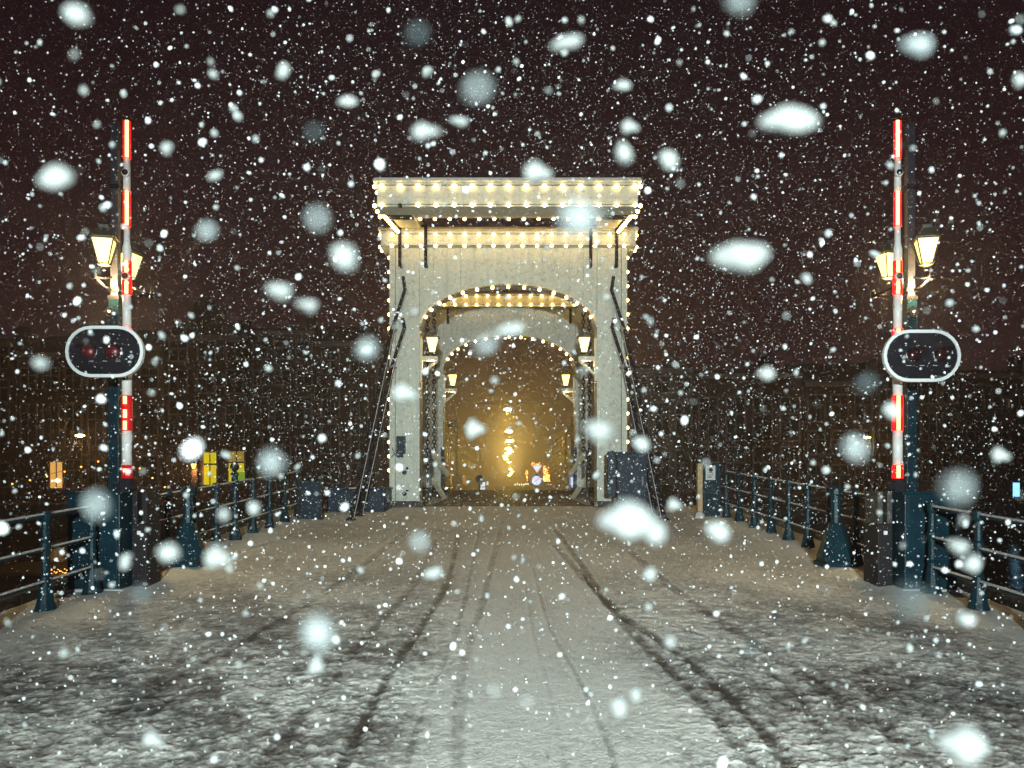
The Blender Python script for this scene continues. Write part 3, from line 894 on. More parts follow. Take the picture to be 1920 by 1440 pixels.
def stadium(cx, cz, w, h, n=12):
    r = h/2; out = []
    for k in range(n+1):
        a = -math.pi/2+math.pi*k/n; out.append((cx+w/2-r+r*math.cos(a), cz+r*math.sin(a)))
    for k in range(n+1):
        a = math.pi/2+math.pi*k/n; out.append((cx-w/2+r+r*math.cos(a), cz+r*math.sin(a)))
    return out
for s, x0, x1, y0, y1 in ((-1, 123, 269.5, 611, 707.5), (1, 1656, 1801, 618.5, 716)):
    y = 8.95
    a = at(x0, y1, y); b = at(x1, y0, y)
    cx, cz = (a.x+b.x)/2, (a.z+b.z)/2; w, h = b.x-a.x, b.z-a.z
    sd = 'left' if s < 0 else 'right'
    th = thing('traffic_signal', '%s oval bridge signal, dark board with a white rim and two unlit red lamps' % sd, 'traffic signal', (cx, y, cz), 'oval bridge signals')
    MB().prism(stadium(cx, cz, w-.03, h-.03), y, y+.03).obj('board', M['board'], th)
    q = MB(); o = stadium(cx, cz, w, h); i_ = stadium(cx, cz, w-.066, h-.066); n = len(o)
    for yy in (y-.012, y-.004):
        pass
    for k in range(n):
        k2 = (k+1) % n
        i = len(q.v)
        q.v += [(o[k][0], y-.012, o[k][1]), (o[k2][0], y-.012, o[k2][1]), (i_[k2][0], y-.012, i_[k2][1]), (i_[k][0], y-.012, i_[k][1]),
                (o[k][0], y+.035, o[k][1]), (o[k2][0], y+.035, o[k2][1]), (i_[k2][0], y-.001, i_[k2][1]), (i_[k][0], y-.001, i_[k][1])]
        q.f += [(i,i+1,i+2,i+3), (i,i+4,i+5,i+1), (i+3,i+2,i+6,i+7)]
    q.obj('rim', M['rim'], th)
    for lx in (168, 214) if s < 0 else (1713, 1764):
        p = at(lx, 659 if s < 0 else 665, y)
        q = MB(); q.lathe((p.x, y-.001, p.z), [(.088, 0), (.088, .02), (.082, .022)], 20, 'y'); hs = q.obj('lamp_housing', M['board'], th)
        q = MB(); q.lathe((p.x, y-.022, p.z), [(.078, 0), (.066, .018), (.04, .032), (.005, .038)], 18, 'y')
        q.obj('lens', M['red_lens'] if s < 0 else M['dark_red_lens'], hs, smooth=True)
        q = MB()   # hood
        for k in range(10):
            a0 = R(20+14*k); a1 = R(34+14*k)
            i = len(q.v)
            q.v += [(p.x+.092*math.cos(a0), y-.02, p.z+.092*math.sin(a0)), (p.x+.092*math.cos(a1), y-.02, p.z+.092*math.sin(a1)),
                    (p.x+.088*math.cos(a1), y-.15, p.z+.088*math.sin(a1)-.01), (p.x+.088*math.cos(a0), y-.15, p.z+.088*math.sin(a0)-.01)]
            q.f.append((i, i+1, i+2, i+3))
        q.obj('hood', M['board'], hs)
    q = MB()
    for k in range(3): q.box(cx-w*.20+k*w*.17, cx-w*.20+k*w*.17+.05, y-.004, y-.001, cz-h*.19, cz-h*.19+.005)
    q.box(cx+w*.30, cx+w*.30+.035, y-.004, y-.001, cz-h*.22, cz-h*.22+.022)
    q.obj('print', M['paper'], th)
    pass
    mx = (217-960)/F*10.1 if s < 0 else (1706-960)/F*10.1
    q = MB()
    for dz in (.17, -.17): q.bar((mx-.05*s if abs(mx-cx) < w/2 else cx, y+.03, cz+dz), (mx, 10.1-.06, cz+dz), .05, .04)
    q.obj('mount', M['iron'], th)

# ------------------------------------------------------------------ cabinets and boards by the portal
y = 17.7
th = thing('control_cabinet', 'tall dark navy cabinet with a rounded side fin, beside the right front leg', 'cabinet', tuple(at(1180, 955, y)))
a = at(1157, 850, y); b = at(1214, 966, y)
q = MB(); q.box(a.x, b.x, y, y+.7, gz(y)-.02, a.z); cb_ = q.obj('body', M['navy'], th, bevel=.015)
q = MB(); q.box(a.x-.02, b.x+.03, y-.04, y+.75, a.z+.001, a.z+.03); q.obj('lid', M['navy'], th)
q = MB(); q.box(a.x+.04, b.x-.04, y-.012, y-.001, gz(y)+.12, a.z-.06); dr = q.obj('door', M['navy'], th, bevel=.004)
q = MB(); q.box(b.x-.12, b.x-.09, y-.03, y-.0125, gz(y)+.6, gz(y)+.78); q.obj('handle', M['win_frame'], dr)
q = MB()
for k in range(9): q.bar((a.x+.06+.065*k, y-.02, gz(y)+.12), (a.x+.06+.065*k, y-.02, gz(y)+.45), .018)
q.obj('grille', M['navy'], dr)
a2 = at(1139.5, 845, y-.1); b2 = at(1154, 931, y-.1)
q = MB(); q.prism([(a2.x, b2.z+.03), (a2.x+.02, b2.z), (b2.x, b2.z), (b2.x, a2.z-.03), (b2.x-.04, a2.z), (a2.x+.03, a2.z), (a2.x, a2.z-.04)], y-.1, y+.05); q.obj('side_fin', M['navy'], th)
for u_, v_ in ((a2.z-.05, a2.z-.13), (b2.z+.06, b2.z+.02)): MB().bar((b2.x, y-.02, u_), (a.x+.02, y+.1, v_), .05, .04).obj('arm', M['iron'], th)

y = 17.2
th = thing('notice_cabinet', 'dark blue cabinet with a white notice pasted on, at the end of the right railing', 'cabinet', tuple(at(1332, 962, y)))
a = at(1318, 868, y); b = at(1352, 965, y)
q = MB(); q.box(a.x, b.x, y, y+.4, gz(y)-.02, a.z); q.obj('body', M['teal'], th, bevel=.012)
pa = at(1323, 873, y); pb = at(1341, 900, y)
pp = MB().box(pa.x, pb.x, y-.012, y-.003, pb.z, pa.z).obj('notice', M['paper'], th)
q = MB(); pc = at(1332.5, 881, y); q.lathe((pc.x, y-.0125, pc.z), [(.042, 0), (.042, .003)], 12, 'y'); q.box(pc.x-.05, pc.x+.045, y-.0155, y-.0125, pc.z-.062, pc.z-.05)
for k in range(3): q.box(pa.x+.03, pb.x-.04-.02*k, y-.0155, y-.0125, pc.z-.10-.03*k, pc.z-.09-.03*k)
q.obj('print', M['board'], pp)
q = MB(); a = at(1308, 869, y); b = at(1317, 968, y); q.box(a.x, b.x, y-.02, y+.10, gz(y)-.02, a.z); 
q.obj('timber_post', M['wood'], label='pale squared timber post standing against the notice cabinet', category='post')
q = MB(); p = at(1312, 966, y-.3); q.ball((p.x, p.y, gz(y)+.02), .10, 8, 5); q.obj('snow_heap', M['snow'], label='little heap of snow at the foot of the timber post', category='snow heap')

y = 18.2
th = thing('machine_housing', 'low navy steel machine housing left of the front portal behind the black stays', 'machine housing', tuple(at(660, 950, y)))
a = at(612, 917, y); b = at(722, 957, y)
q = MB(); q.box(a.x, b.x, y, y+1.0, gz(y)-.03, a.z); q.obj('body', M['navy'], th, bevel=.03)
q = MB(); q.box(a.x-.02, b.x+.02, y-.03, y+1.02, a.z+.001, a.z+.035); q.obj('lid', M['navy'], th)
q = MB(); q.box(at(655, 0, y).x, at(693, 0, y).x, y-.036, y-.031, a.z+.004, a.z+.034); q.obj('lit_edge_strip', M['wood'], th)  # pale strip paints the lit top edge of the housing
for k in range(3):
    u = a.x+.10+k*.40; q = MB(); q.box(u, u+.34, y-.012, y-.001, gz(y)+.08, a.z-.06); q.obj('panel', M['navy'], th, bevel=.006)
y = 16.4
th = thing('steel_panel', 'dark navy steel side panel closing the end of the left railing', 'panel', tuple(at(575, 960, y)))
a = at(556, 893, y); b = at(598, 965, y)
q = MB(); q.box(a.x, b.x, y+.2, y+.26, gz(y)-.02, a.z-.1); q.obj('sheet', M['navy'], th)
q = MB()
for u in (a.x, b.x): q.box(u-.03, u+.03, y+.15, y+.30, gz(y)-.02, a.z)
q.obj('frame', M['iron'], th)

# ------------------------------------------------------------------ houses
def house(label, px0, px1, top, y, wm_, cols, rows, gable='flat', lit=None, depth=9, base=.36, ww=.78, storey_frames=True):
    """a canal house facing the camera; cols = number of windows, rows = [(py_top, py_bottom)]; lit = {(row, col): material}"""
    a = at(px0, top, y); b = at(px1, HOR, y)
    root = thing('canal_house', label, 'house', ((a.x+b.x)/2, y, base), 'houses across the canal')
    W = b.x-a.x
    x0, x1, zt = a.x+.03, b.x-.03, a.z
    MB().box(x0, x1, y, y+depth, base, zt).obj('wall', wm_, root)
    MB().box(x0-.0, x1+.0, y-.25, y-.002, zt-.35, zt-.02).obj('cornice', M['win_frame'], root)
    rf = MB()
    if gable == 'bell':
        c = (x0+x1)/2; w = W*.21
        pts = [(c-W*.42, zt), (c-W*.36, zt+.5), (c-w, zt+.7), (c-w, zt+1.7)]
        for k in range(9):
            t = math.pi*(1-k/8); pts.append((c+w*.75*math.cos(t), zt+1.7+w*.75*math.sin(t)))
        pts += [(c+w, zt+1.7), (c+w, zt+.7), (c+W*.36, zt+.5), (c+W*.42, zt)]
        rf.prism(pts[::-1], y-.05, y+.35)
        rf.box(x0+.4, x1-.4, y+.4, y+depth, zt, zt+.9)
    elif gable == 'pitch':
        rf.v += [(x0-.1,y-.1,zt),(x1+.1,y-.1,zt),(x1+.1,y+depth,zt),(x0-.1,y+depth,zt),(x0,y+depth*.45,zt+1.8),(x1,y+depth*.45,zt+1.8)]
        rf.f += [(0,1,5,4),(2,3,4,5),(1,2,5),(3,0,4),(0,3,2,1)]
    else:
        rf.box(x0, x1, y+.3, y+depth, zt, zt+.25)
    ro = rf.obj('roof', M['roof'], root)
    q = MB(); cx_ = x0+W*.78; q.box(cx_-.35, cx_+.35, y+3, y+3.8, zt, zt+1.6); q.obj('chimney', wm_, ro)
    cw = W/cols
    for r, (p0, p1) in enumerate(rows):
        z1 = EYE+(HOR-p0)/F*y; z0 = EYE+(HOR-p1)/F*y
        for c in range(cols):
            key = (r, c)
            mt = (lit or {}).get(key, None)
            if mt == 'none': continue
            xc = x0+cw*(c+.5); hw = min(cw*.36, .62)
            window(root, xc-hw, xc+hw, z0, z1, y, mt)
    return root
def window(root, xa, xb, z0, z1, y, mt=None, cross=.38):
    q = MB(); t = .055
    q.box(xa-t, xa+t, y-.09, y-.003, z0-t, z1+t); q.box(xb-t, xb+t, y-.09, y-.003, z0-t, z1+t)
    q.box(xa+t, xb-t, y-.085, y-.003, z1-t, z1+t); q.box(xa-t-.04, xb+t+.04, y-.12, y-.001, z0-t-.05, z0)
    fr = q.obj('window', M['win_frame'], root)
    ms = M['door'] if mt else M['win_frame']
    zc = z1-(z1-z0)*cross; xc = (xa+xb)/2
    q = MB(); q.box(xc-.032, xc+.032, y-.07, y-.02, z0, z1-t); q.box(xa+t, xc-.045, y-.068, y-.022, zc-.055, zc+.055); q.box(xc+.045, xb-t, y-.068, y-.022, zc-.055, zc+.055)
    q.obj('glazing_bar', ms, fr)
    for (u0, u1) in ((xa+t, xc-.03), (xc+.03, xb-t)):
        for (v0, v1) in ((z0, zc-.02), (zc+.02, z1-t)):
            m_ = mt
            if isinstance(mt, tuple): m_ = mt[0] if v0 < zc else mt[1]
            q = MB(); q.box(u0, u1, y-.035, y-.03, v0, v1); q.obj('pane', M[m_] if m_ else M['glass'], fr)

YH = 60
h1 = [(640, 676), (694, 736), (752, 817)]
house('narrow brick house at the far left edge, dark windows', -150, 30, 640, YH, M['brick'], 3, [(650, 690), (712, 752), (770, 830), (868, 912)])
hs = house('stucco-fronted house behind the left barrier with one amber window', 32, 200, 660, YH, M['brick2'], 4, [(690, 728), (757, 835), (862, 914)], gable='pitch', lit={(2, 0): 'none', (2, 1): 'none'})
window(hs, at(94, 0, YH).x, at(120, 0, YH).x, EYE+(HOR-915)/F*YH, EYE+(HOR-865)/F*YH, YH-.05, 'lit_amber', cross=.0)
q = MB(); p = at(108, 901, YH-.4); q.lathe(p, [(.02, -.18), (.24, -.02), (.24, .02), (.02, .18)], 4); q.obj('lampshade', M['lit_white'], label='white diamond lampshade hanging in the amber window', category='lamp')
house('plain house with a pale pilaster between the amber window and the porch lamp', 202, 305, 648, YH, M['stucco'], 2, [(690, 728), (757, 815), (855, 912)], gable='pitch')
hh = house('bell-gabled brick house with two bright yellow windows on the ground floor', 307, 466, 628, YH, M['brick'], 3, h1, gable='bell')
for xa, xb, ya, yb_, mt in ((381, 408, 847, 909, 'lit_yellow'), (428, 460, 845, 903, ('lit_yellow', 'lit_yellow_dim'))):
    window(hh, at(xa, 0, YH).x, at(xb, 0, YH).x, EYE+(HOR-yb_)/F*YH, EYE+(HOR-ya)/F*YH, YH-.04, mt)
q = MB(); a = at(440, 885, YH-.13); b = at(459, 902, YH-.13); q.box(a.x, b.x, YH-.14, YH-.13, b.z, a.z); q.obj('green_blind', M['lit_green'], hh)
# doorway with porch lamp
q = MB(); a = at(315, 842, YH); b = at(372, 925, YH)
q.box(a.x, a.x+.36, YH-.3, YH-.002, .38, a.z); q.box(b.x-.36, b.x, YH-.3, YH-.002, .38, a.z); q.box(a.x, b.x, YH-.36, YH-.003, a.z+.002, a.z+.3); q.obj('door_surround', M['stucco'], hh)
q = MB(); q.box(a.x+.37, b.x-.37, YH-.06, YH-.004, .38, a.z-.7); dd = q.obj('door', M['door'], hh)
q = MB(); q.box(a.x+.37, b.x-.37, YH-.07, YH-.005, a.z-.69, a.z-.58); q.obj('transom', M['win_frame'], dd)
p = at(363, 880, YH-.6)
lt = lantern('small orange porch lantern beside the door of the bell-gabled house', tuple(p), w=.34, h=.36)
for ch in lt.children:
    if ch.type == 'LIGHT': ch.data.energy = 30; ch.data.color = (1, .42, .10)
h2 = [(640, 672), (694, 722), (745, 800), (820, 860)]
house('wide brick house with four dark rows of windows, right of the yellow windows', 468, 590, 620, YH, M['brick2'], 3, h2, lit={(3, 1): None})
house('dark brick house half hidden by the left stays of the portal', 592, 700, 640, YH, M['brick'], 2, [(660, 700), (728, 780), (795, 850), (868, 905)], gable='pitch')
house('house just left of the front portal behind the row of bulbs', 702, 800, 650, YH+1, M['stucco'], 3, [(670, 705), (728, 780), (800, 850)])
house('grey stucco house just right of the front portal', 1180, 1300, 690, YH-6, M['stucco'], 3, [(705, 735), (755, 815), (845, 905)], base=.37)
house('large brick house with tall framed windows behind the notice cabinet', 1302, 1505, 700, YH-4, M['brick'], 4, [(745, 825), (838, 915)], ww=.9)
house('dark house with a small street door, right of centre of the far right row', 1507, 1640, 715, YH, M['brick2'], 3, [(740, 790), (808, 850), (872, 920)], gable='pitch')
hr = house('dark house behind the right barrier, unlit', 1642, 1800, 690, YH, M['brick'], 4, [(715, 755), (775, 825), (850, 900)], gable='bell')
hr = house('brick house at the far right edge with a small orange upper window', 1802, 2000, 700, YH, M['brick2'], 4, [(730, 765), (790, 840)], lit={(0, 1): None})
window(hr, at(1885, 0, YH).x, at(1891, 0, YH).x, EYE+(HOR-765)/F*YH, EYE+(HOR-747)/F*YH, YH-.1, 'lit_amber', cross=0)

# houses lining the street beyond the bridge, their side walls to the street
def side_house(label, s, y0, y1, x, h, m_):
    root = thing('street_house', label, 'house', (s*x, y0, .385), 'houses along the far street')
    xa, xb = sorted((s*x, s*(x+9)))
    MB().box(xa, xb, y0+.05, y1-.05, .385, h).obj('wall', m_, root)
    MB().box(xa+.3, xb-.3, y0+.3, y1-.3, h, h+1.2).obj('roof', M['roof'], root)
    n = max(2, int((y1-y0)/3.2)); face = s*x
    for r in range(3):
        for k in range(n):
            yc = y0+(y1-y0)*(k+.5)/n; z0 = 1.3+3.1*r
            q = MB(); u, v = sorted((face-s*.002, face-s*.08)); q.box(u, v, yc-.6, yc+.6, z0, z0+1.9); fr = q.obj('window', M['win_frame'], root)
            u, v = sorted((face-s*.081, face-s*.09)); q = MB(); q.box(u, v, yc-.5, yc+.5, z0+.1, z0+1.8)
            q.obj('pane', M['lit_amber'] if random.random() < .05 else M['glass'], fr)
    return root
spans = [(74, 84), (84, 97), (97, 112), (112, 135), (135, 170), (170, 230)]
nth = ['first', 'second', 'third', 'fourth', 'fifth', 'sixth']
for k, (u, v) in enumerate(spans):
    side_house('%s house on the left side of the glowing far street' % nth[k], -1, u, v, 8.6+.3*(k % 2), 9.5+random.uniform(-1, 1.5), M['brick'] if k % 2 else M['brick2'])
    side_house('%s house on the right side of the glowing far street' % nth[k], 1, u, v, 8.4+.3*(k % 2), 9.5+random.uniform(-1, 1.5), M['brick'] if k % 2 else M['brick2'])

# ------------------------------------------------------------------ far lamps and signs
def street_lamp(label, p, r, energy, m_, pole=None, col=(1, .70, .12), group=None):
    th = thing('street_lamp', label, 'street lamp', tuple(p), group)
    q = MB(); q.lathe((p.x, p.y, p.z-.06*r/.2), [(r*.3, 0), (r, r*.22), (r, r*.4), (r*.4, r*.62)], 10); q.obj('lamp_globe', m_, th, smooth=True)
    q = MB(); q.lathe((p.x, p.y, p.z+r*.35), [(r*.95, 0), (r*.9, r*.15), (r*.25, r*.5), (.03, r*.8)], 8); q.obj('lamp_shade', M['iron'], th)
    if pole == 'post':
        q = MB(); q.tube([(p.x+.5, p.y+.2, .37), (p.x+.5, p.y+.2, p.z+.1), (p.x+.3, p.y+.1, p.z+.5), (p.x, p.y, p.z+r*.8)], [.07, .05, .04, .03], 6); q.obj('post', M['iron'], th)
    elif pole == 'wire':
        q = MB(); q.tube([(p.x-7, p.y, p.z+1.1), (p.x, p.y, p.z+r*.9), (p.x+7, p.y, p.z+1.1)], .012, 4); q.obj('span_wire', M['wire'], th)
    if energy:
        L = bpy.data.lights.new('lamp', 'POINT'); L.energy = energy; L.color = col; L.shadow_soft_size = .2
        lo = bpy.data.objects.new('lamp_glow', L); C.objects.link(lo); lo.parent = th; lo.location = (0, 0, -.35-r*.4)
    return th
far = [(952, 768), (954, 809), (956, 827), (953, 841.5), (957, 847), (952, 850), (947.5, 855), (948.5, 860.5), (954.5, 866.5), (957.5, 880), (960.5, 884.5), (958, 888), (955, 891)]
for k, (px, py) in enumerate(far):
    y = min(5.9*F/(HOR-py), 235 + 6*k)
    p = at(px, py, y)
    lb = ['nearest and highest hanging lamp over the far street', 'second hanging lamp down the far street', 'third hanging lamp down the far street', 'fourth hanging lamp down the far street',
          'fifth lamp, the rightmost of the little cluster over the far street', 'sixth lamp, in the middle of the little cluster over the far street', 'seventh lamp, leftmost of the curve over the far street',
          'eighth lamp, just under the leftmost one over the far street', 'ninth lamp, alone under the curve over the far street', 'tenth lamp, top of the lowest group at the end of the street',
          'eleventh lamp, rightmost of the lowest group at the end of the street', 'twelfth lamp, left of the rightmost low one at the end of the street', 'last and lowest lamp at the end of the street'][k]
    street_lamp(lb, p, .34*min(1.7, y/75), [1100, 1700, 2100, 2100, 1300, 0, 2300, 0, 2300, 2600, 0, 0, 2800][k], M['warm_far'], 'wire' if y < 130 else None, group='lamps over the far street')
street_lamp('yellow street lamp on the left quay before the houses', at(150, 817, 52), .26, 200, M['sodium'], 'post', (1, .55, .14))
street_lamp('yellow street lamp on the right quay before the dark houses', at(1626, 820.5, 52), .20, 150, M['sodium'], 'post', (1, .6, .16))

# thin posts beyond the bridge
y = 33
th = thing('lamp_post', 'thin yellow-lit post seen through the left of the rear arch', 'post', tuple(at(856, 925, y)))
a = at(856, 925, y); b = at(854.5, 768, y)
MB().tube([(a.x, y, gz(y)), (a.x, y, b.z)], [.05, .03], 8).obj('shaft', M['wood'], th)
MB().lathe((a.x, y, b.z), [(.05, 0), (.06, .04), (.02, .09)], 8).obj('finial', M['wood'], th)
y = 31.5
a = at(1071.5, 905, y); b = at(1071.5, 780, y)
th = thing('sign_post', 'thin pale post with a cream banner, against the right leg of the rear portal', 'post', (a.x, y, gz(y)))
MB().tube([(a.x, y, gz(y)), (a.x, y, b.z)], .035, 8).obj('shaft', M['wood'], th)
p0 = at(1069, 862, y-.05); p1 = at(1080, 824, y-.05)
MB().box(p0.x, p1.x, y-.07, y-.04, p0.z, p1.z).obj('banner', M['wood'], th)
p0 = at(1070, 910, y-.05); p1 = at(1079, 895, y-.05)
th2 = thing('lit_sign', 'small blue-white lit sign at the foot of the right side of the rear arch', 'sign', (p0.x, y-.2, p0.z))
MB().box(p0.x, p1.x, y-.3, y-.22, p0.z, p1.z).obj('panel', M['white_lit_flashlit'], th2)
MB().box(p0.x-.03, p1.x+.03, y-.215, y-.17, p0.z-.03, p1.z+.03).obj('casing', M['blue_flat'], th2)
MB().box(p0.x+.05, p0.x+.1, y-.24, y-.18, gz(y)-.05, p0.z-.03).obj('stem', M['iron'], th2)
p0 = at(1074, 918, y-.4); MB().box(p0.x-.05, p0.x+.1, y-.45, y-.4, p0.z, p0.z+.12).obj('lower_panel', M['white_lit_flashlit'], th2)

y = 50
p = at(1007, 877, y)
th = thing('yield_sign', 'white down-pointing triangular sign with a red border above a round sign', 'road sign', (p.x, y, .4))
zt = EYE+(HOR-871)/F*y; zb = EYE+(HOR-889)/F*y; hw = .33
q = MB(); q.prism([(p.x-hw, zt), (p.x, zb), (p.x+hw, zt)], y, y+.02); q.obj('border', M['red_flat'], th)
q = MB(); q.prism([(p.x-hw*.78, zt-.045), (p.x, zb+.11), (p.x+hw*.78, zt-.045)], y-.006, y-.002); q.obj('face', M['white_lit_flashlit'], th)  # face glows in place of sheeting that returns the flash
q = MB(); q.tube([(p.x, y+.06, gz(y)), (p.x, y+.06, zt-.1)], .035, 8); q.obj('post', M['win_frame'], th)
p = at(1006, 901, y)
th = thing('round_sign', 'round white sign with a blue rim and a thin red diagonal, below the triangle', 'road sign', (p.x, y, p.z))
q = MB(); q.lathe((p.x, y+.02, p.z), [(.31, 0), (.31, .02)], 24, 'y'); q.obj('rim', M['blue_flat'], th)
q = MB(); q.lathe((p.x, y-.002, p.z), [(.26, 0), (.26, .004)], 24, 'y'); q.obj('face', M['white_lit_flashlit'], th)
q = MB(); q.bar((p.x-.17, y-.010, p.z-.13), (p.x+.17, y-.010, p.z+.16), .006, .06, up=(0,0,1)); q.obj('diagonal', M['red_flat'], th)
q = MB(); q.prism([(p.x-.09, p.z-.14), (p.x, p.z-.2), (p.x+.10, p.z-.14), (p.x, p.z-.165)], y-.012, y-.008); q.obj('arrow', M['blue_flat'], th)
y = 44
p = at(899, 898, y)
th = thing('road_sign', 'dark back of a round road sign left of the glowing street', 'road sign', (p.x, y, gz(y)))
q = MB(); q.lathe((p.x, y, p.z), [(.21, 0), (.21, .02)], 20, 'y'); q.obj('disc', M['roof'], th)
q = MB(); q.tube([(p.x, y+.05, gz(y)), (p.x, y+.05, p.z+.15)], .03, 8); q.obj('post', M['roof'], th)
q = MB(); p = at(917, 900, y+4); 
for (u, v, w_, h_) in ((905, 916, 9, 3.5), (907, 908, 5, 8), (914, 906, 3, 6), (903, 911, 3, 4)):
    c = at(u, v, 48); k = 48/F; q.box(c.x-w_*k/2, c.x+w_*k/2, 48, 48.1, c.z-h_*k/2, c.z+h_*k/2)
q.obj('lit_display', M['white_lit_flashlit'], label='small blue-white lit shop display under the dark round sign', category='display')
# shop with fairy lights
y = 56
th = thing('fairy_lights', 'tangle of tiny orange lights round a shopfront right of the triangular sign', 'string lights', tuple(at(1030, 900, y)))
q = MB()
def dots(x0, y0, x1, y1, n):
    for _ in range(n):
        c = at(random.uniform(x0, x1), random.uniform(y0, y1), y)
        q.box(c.x-.022, c.x+.022, y-.02, y+.02, c.z-.022, c.z+.022)
dots(1019, 874, 1029, 902, 46); dots(996, 867, 1012, 872, 16); dots(985, 883, 990, 901, 16); dots(1019, 890, 1031, 903, 24)
o = q.obj('bulbs', M['orange_dot'], th, kind='stuff')
a = at(1019, 890, y+.1); b = at(1031, 903, y+.1)
MB().box(a.x, b.x, y+.1, y+.15, b.z, a.z).obj('backboard', M['lit_amber'], th)
# row of tiny white letters/lights low in the glow
q = MB(); y = 64
for k in range(7):
    c = at(966+4.0*k, 908+random.uniform(-1, 1), y); q.box(c.x-.04, c.x+.04, y-.02, y+.02, c.z-.05, c.z+.05)
q.obj('window_lights', M['lit_white'], label='short row of tiny pale lights low in the glow of the street', category='string lights')
# lights strung along the left quay
pts = [(23, 905), (56, 898), (88, 891), (121, 882), (152, 873), (184, 863)]
for nm, ps in (('string of tiny orange lights climbing past the amber window', pts), ('string of tiny orange lights between the barrier and the porch', [(250, 909), (262, 876), (286, 894), (309, 911)])):
    th = thing('quay_lights', nm, 'string lights', tuple(at(*ps[0], 56)))
    W3 = [at(px, py, 56) for px, py in ps]
    MB().tube(W3, .012, 4).obj('cable', M['wire'], th)
    for w_ in W3:
        MB().ball(w_-Vector((0,0,.08)), .055, 6, 4).obj('bulb', M['orange_dot'], th)
# blue sign right
y = 50; a = at(1901, 905, y); b = at(1912, 931, y)
th = thing('lit_sign', 'upright blue-white lit sign at the right edge behind the railing', 'sign', (a.x, y, b.z))
MB().box(a.x, b.x, y, y+.1, b.z, a.z).obj('casing', M['blue_lit'], th)
q = MB(); k = 0
for r_ in range(9):
    for c_ in range(4):
        if (r_*7+c_*5+r_*c_) % 3: q.box(a.x+.02+.078*c_, a.x+.07+.078*c_, y-.01, y-.002, b.z+.03+.085*r_, b.z+.085+.085*r_)
q.obj('lattice', M['white_lit_flashlit'], th)
MB().box(a.x+.12, a.x+.2, y+.0, y+.08, .2, b.z).obj('stem', M['iron'], th)

# approaching car
y = 110; p = at(833, 914.5, y)
th = thing('parked_car', 'distant car with glowing headlights at the left foot of the rear arch', 'car', (p.x, y, .39))
q = MB(); q.prism([(p.x-.85, .6), (p.x-.85, 1.15), (p.x+.85, 1.15), (p.x+.85, .6)], y+.1, y+4.1); q.obj('body', M['car'], th, bevel=.12)
q = MB(); q.v += [(p.x-.8,y+1.1,1.15),(p.x+.8,y+1.1,1.15),(p.x+.8,y+3.9,1.15),(p.x-.8,y+3.9,1.15),(p.x-.62,y+1.8,1.62),(p.x+.62,y+1.8,1.62),(p.x+.62,y+3.5,1.62),(p.x-.62,y+3.5,1.62)]
q.f += [(0,3,2,1),(4,5,6,7),(0,1,5,4),(1,2,6,5),(2,3,7,6),(3,0,4,7)]; q.obj('cabin', M['glass'], th)
for u in (-.34, .34): MB().lathe((p.x+u, y+.09, 1.02), [(.10, 0), (.09, .04)], 12, 'y').obj('headlight', M['head'], th)
for u in (-.8, .8):
    for v in (.9, 3.3): 
        q = MB(); q.tube([(p.x+u-.1, y+v, .72), (p.x+u+.1, y+v, .72)], .32, 14); q.obj('wheel', M['tyre'], th)

# houseboat below the left railing
y = 22; a = at(92, 1080, y); b = at(152, 1118, y)
th = thing('houseboat', 'low houseboat with two dim lit windows moored below the left railing', 'houseboat', (a.x, y, -1.4))
q = MB(); q.box(a.x-3.2, b.x+.3, y, y+4, -1.45, -1.15); q.obj('hull', M['roof'], th, bevel=.08)
q = MB(); q.box(a.x-2.6, b.x, y+.4, y+3.6, -1.149, a.z-.04); q.obj('cabin', M['boat'], th)
q = MB(); q.box(a.x-2.7, b.x+.1, y+.3, y+3.7, a.z-.039, a.z+.03); q.obj('roof', M['wood'], th)
for u in (.08, .42):
    q = MB(); q.box(a.x+u, a.x+u+.24, y+.36, y+.39, a.z-.28, a.z-.10); fr = q.obj('window', M['win_frame'], th)
    q = MB(); q.box(a.x+u+.02, a.x+u+.22, y+.345, y+.355, a.z-.26, a.z-.12); q.obj('pane', M['lit_yellow_dim'], fr)
q = MB()
for _ in range(26):
    c = Vector((random.uniform(a.x-.1, a.x+.9), y+.25, a.z+random.uniform(.03, .16))); q.box(c.x-.008, c.x+.008, y+.2, y+.22, c.z-.008, c.z+.008)
q.obj('fairy_lights', M['orange_dot'], th, kind='stuff')

# bare young trees on the right quay
def bare_tree(label, px, py_top, y, rr, seed):
    random.seed(seed)
    b = at(px, HOR, y); z0 = .36; z1 = at(px, py_top, y).z
    th = thing('bare_tree', label, 'tree', (b.x, y, z0))
    H = z1-z0; q = MB(); pts = []
    for k in range(9):
        pts.append((b.x+.10*math.sin(k*1.3+seed), y+.06*math.cos(k*1.7), z0+H*.8*k/8))
    q.tube(pts, [rr*(1-.07*k) for k in range(9)], 7); q.obj('trunk', M['bark'], th, smooth=True)
    q = MB()
    for k in range(16):
        t = random.uniform(.45, .98); i = min(7, int(t*8)); p = Vector(pts[i]); a = random.uniform(0, 6.28); L = random.uniform(.5, 1.5)*(1.3-t)*H*.3
        e = p+Vector((math.cos(a)*L*.6, math.sin(a)*L*.6, L)); m_ = p.lerp(e, .5)+Vector((math.cos(a)*.08, 0, -.06))
        q.tube([p, m_, e], [rr*.4, rr*.25, rr*.08], 5)
        for j in range(3):
            u = m_.lerp(e, random.random()); w_ = u+Vector((random.uniform(-.3,.3), random.uniform(-.3,.3), random.uniform(.1,.5)))*L*.4
            q.tube([u, w_], [rr*.14, rr*.04], 4)
    q.obj('crown', M['bark'], th)
bare_tree('thin pale-lit bare tree between the portal and the notice cabinet', 1290, 740, 53, .13, 3)
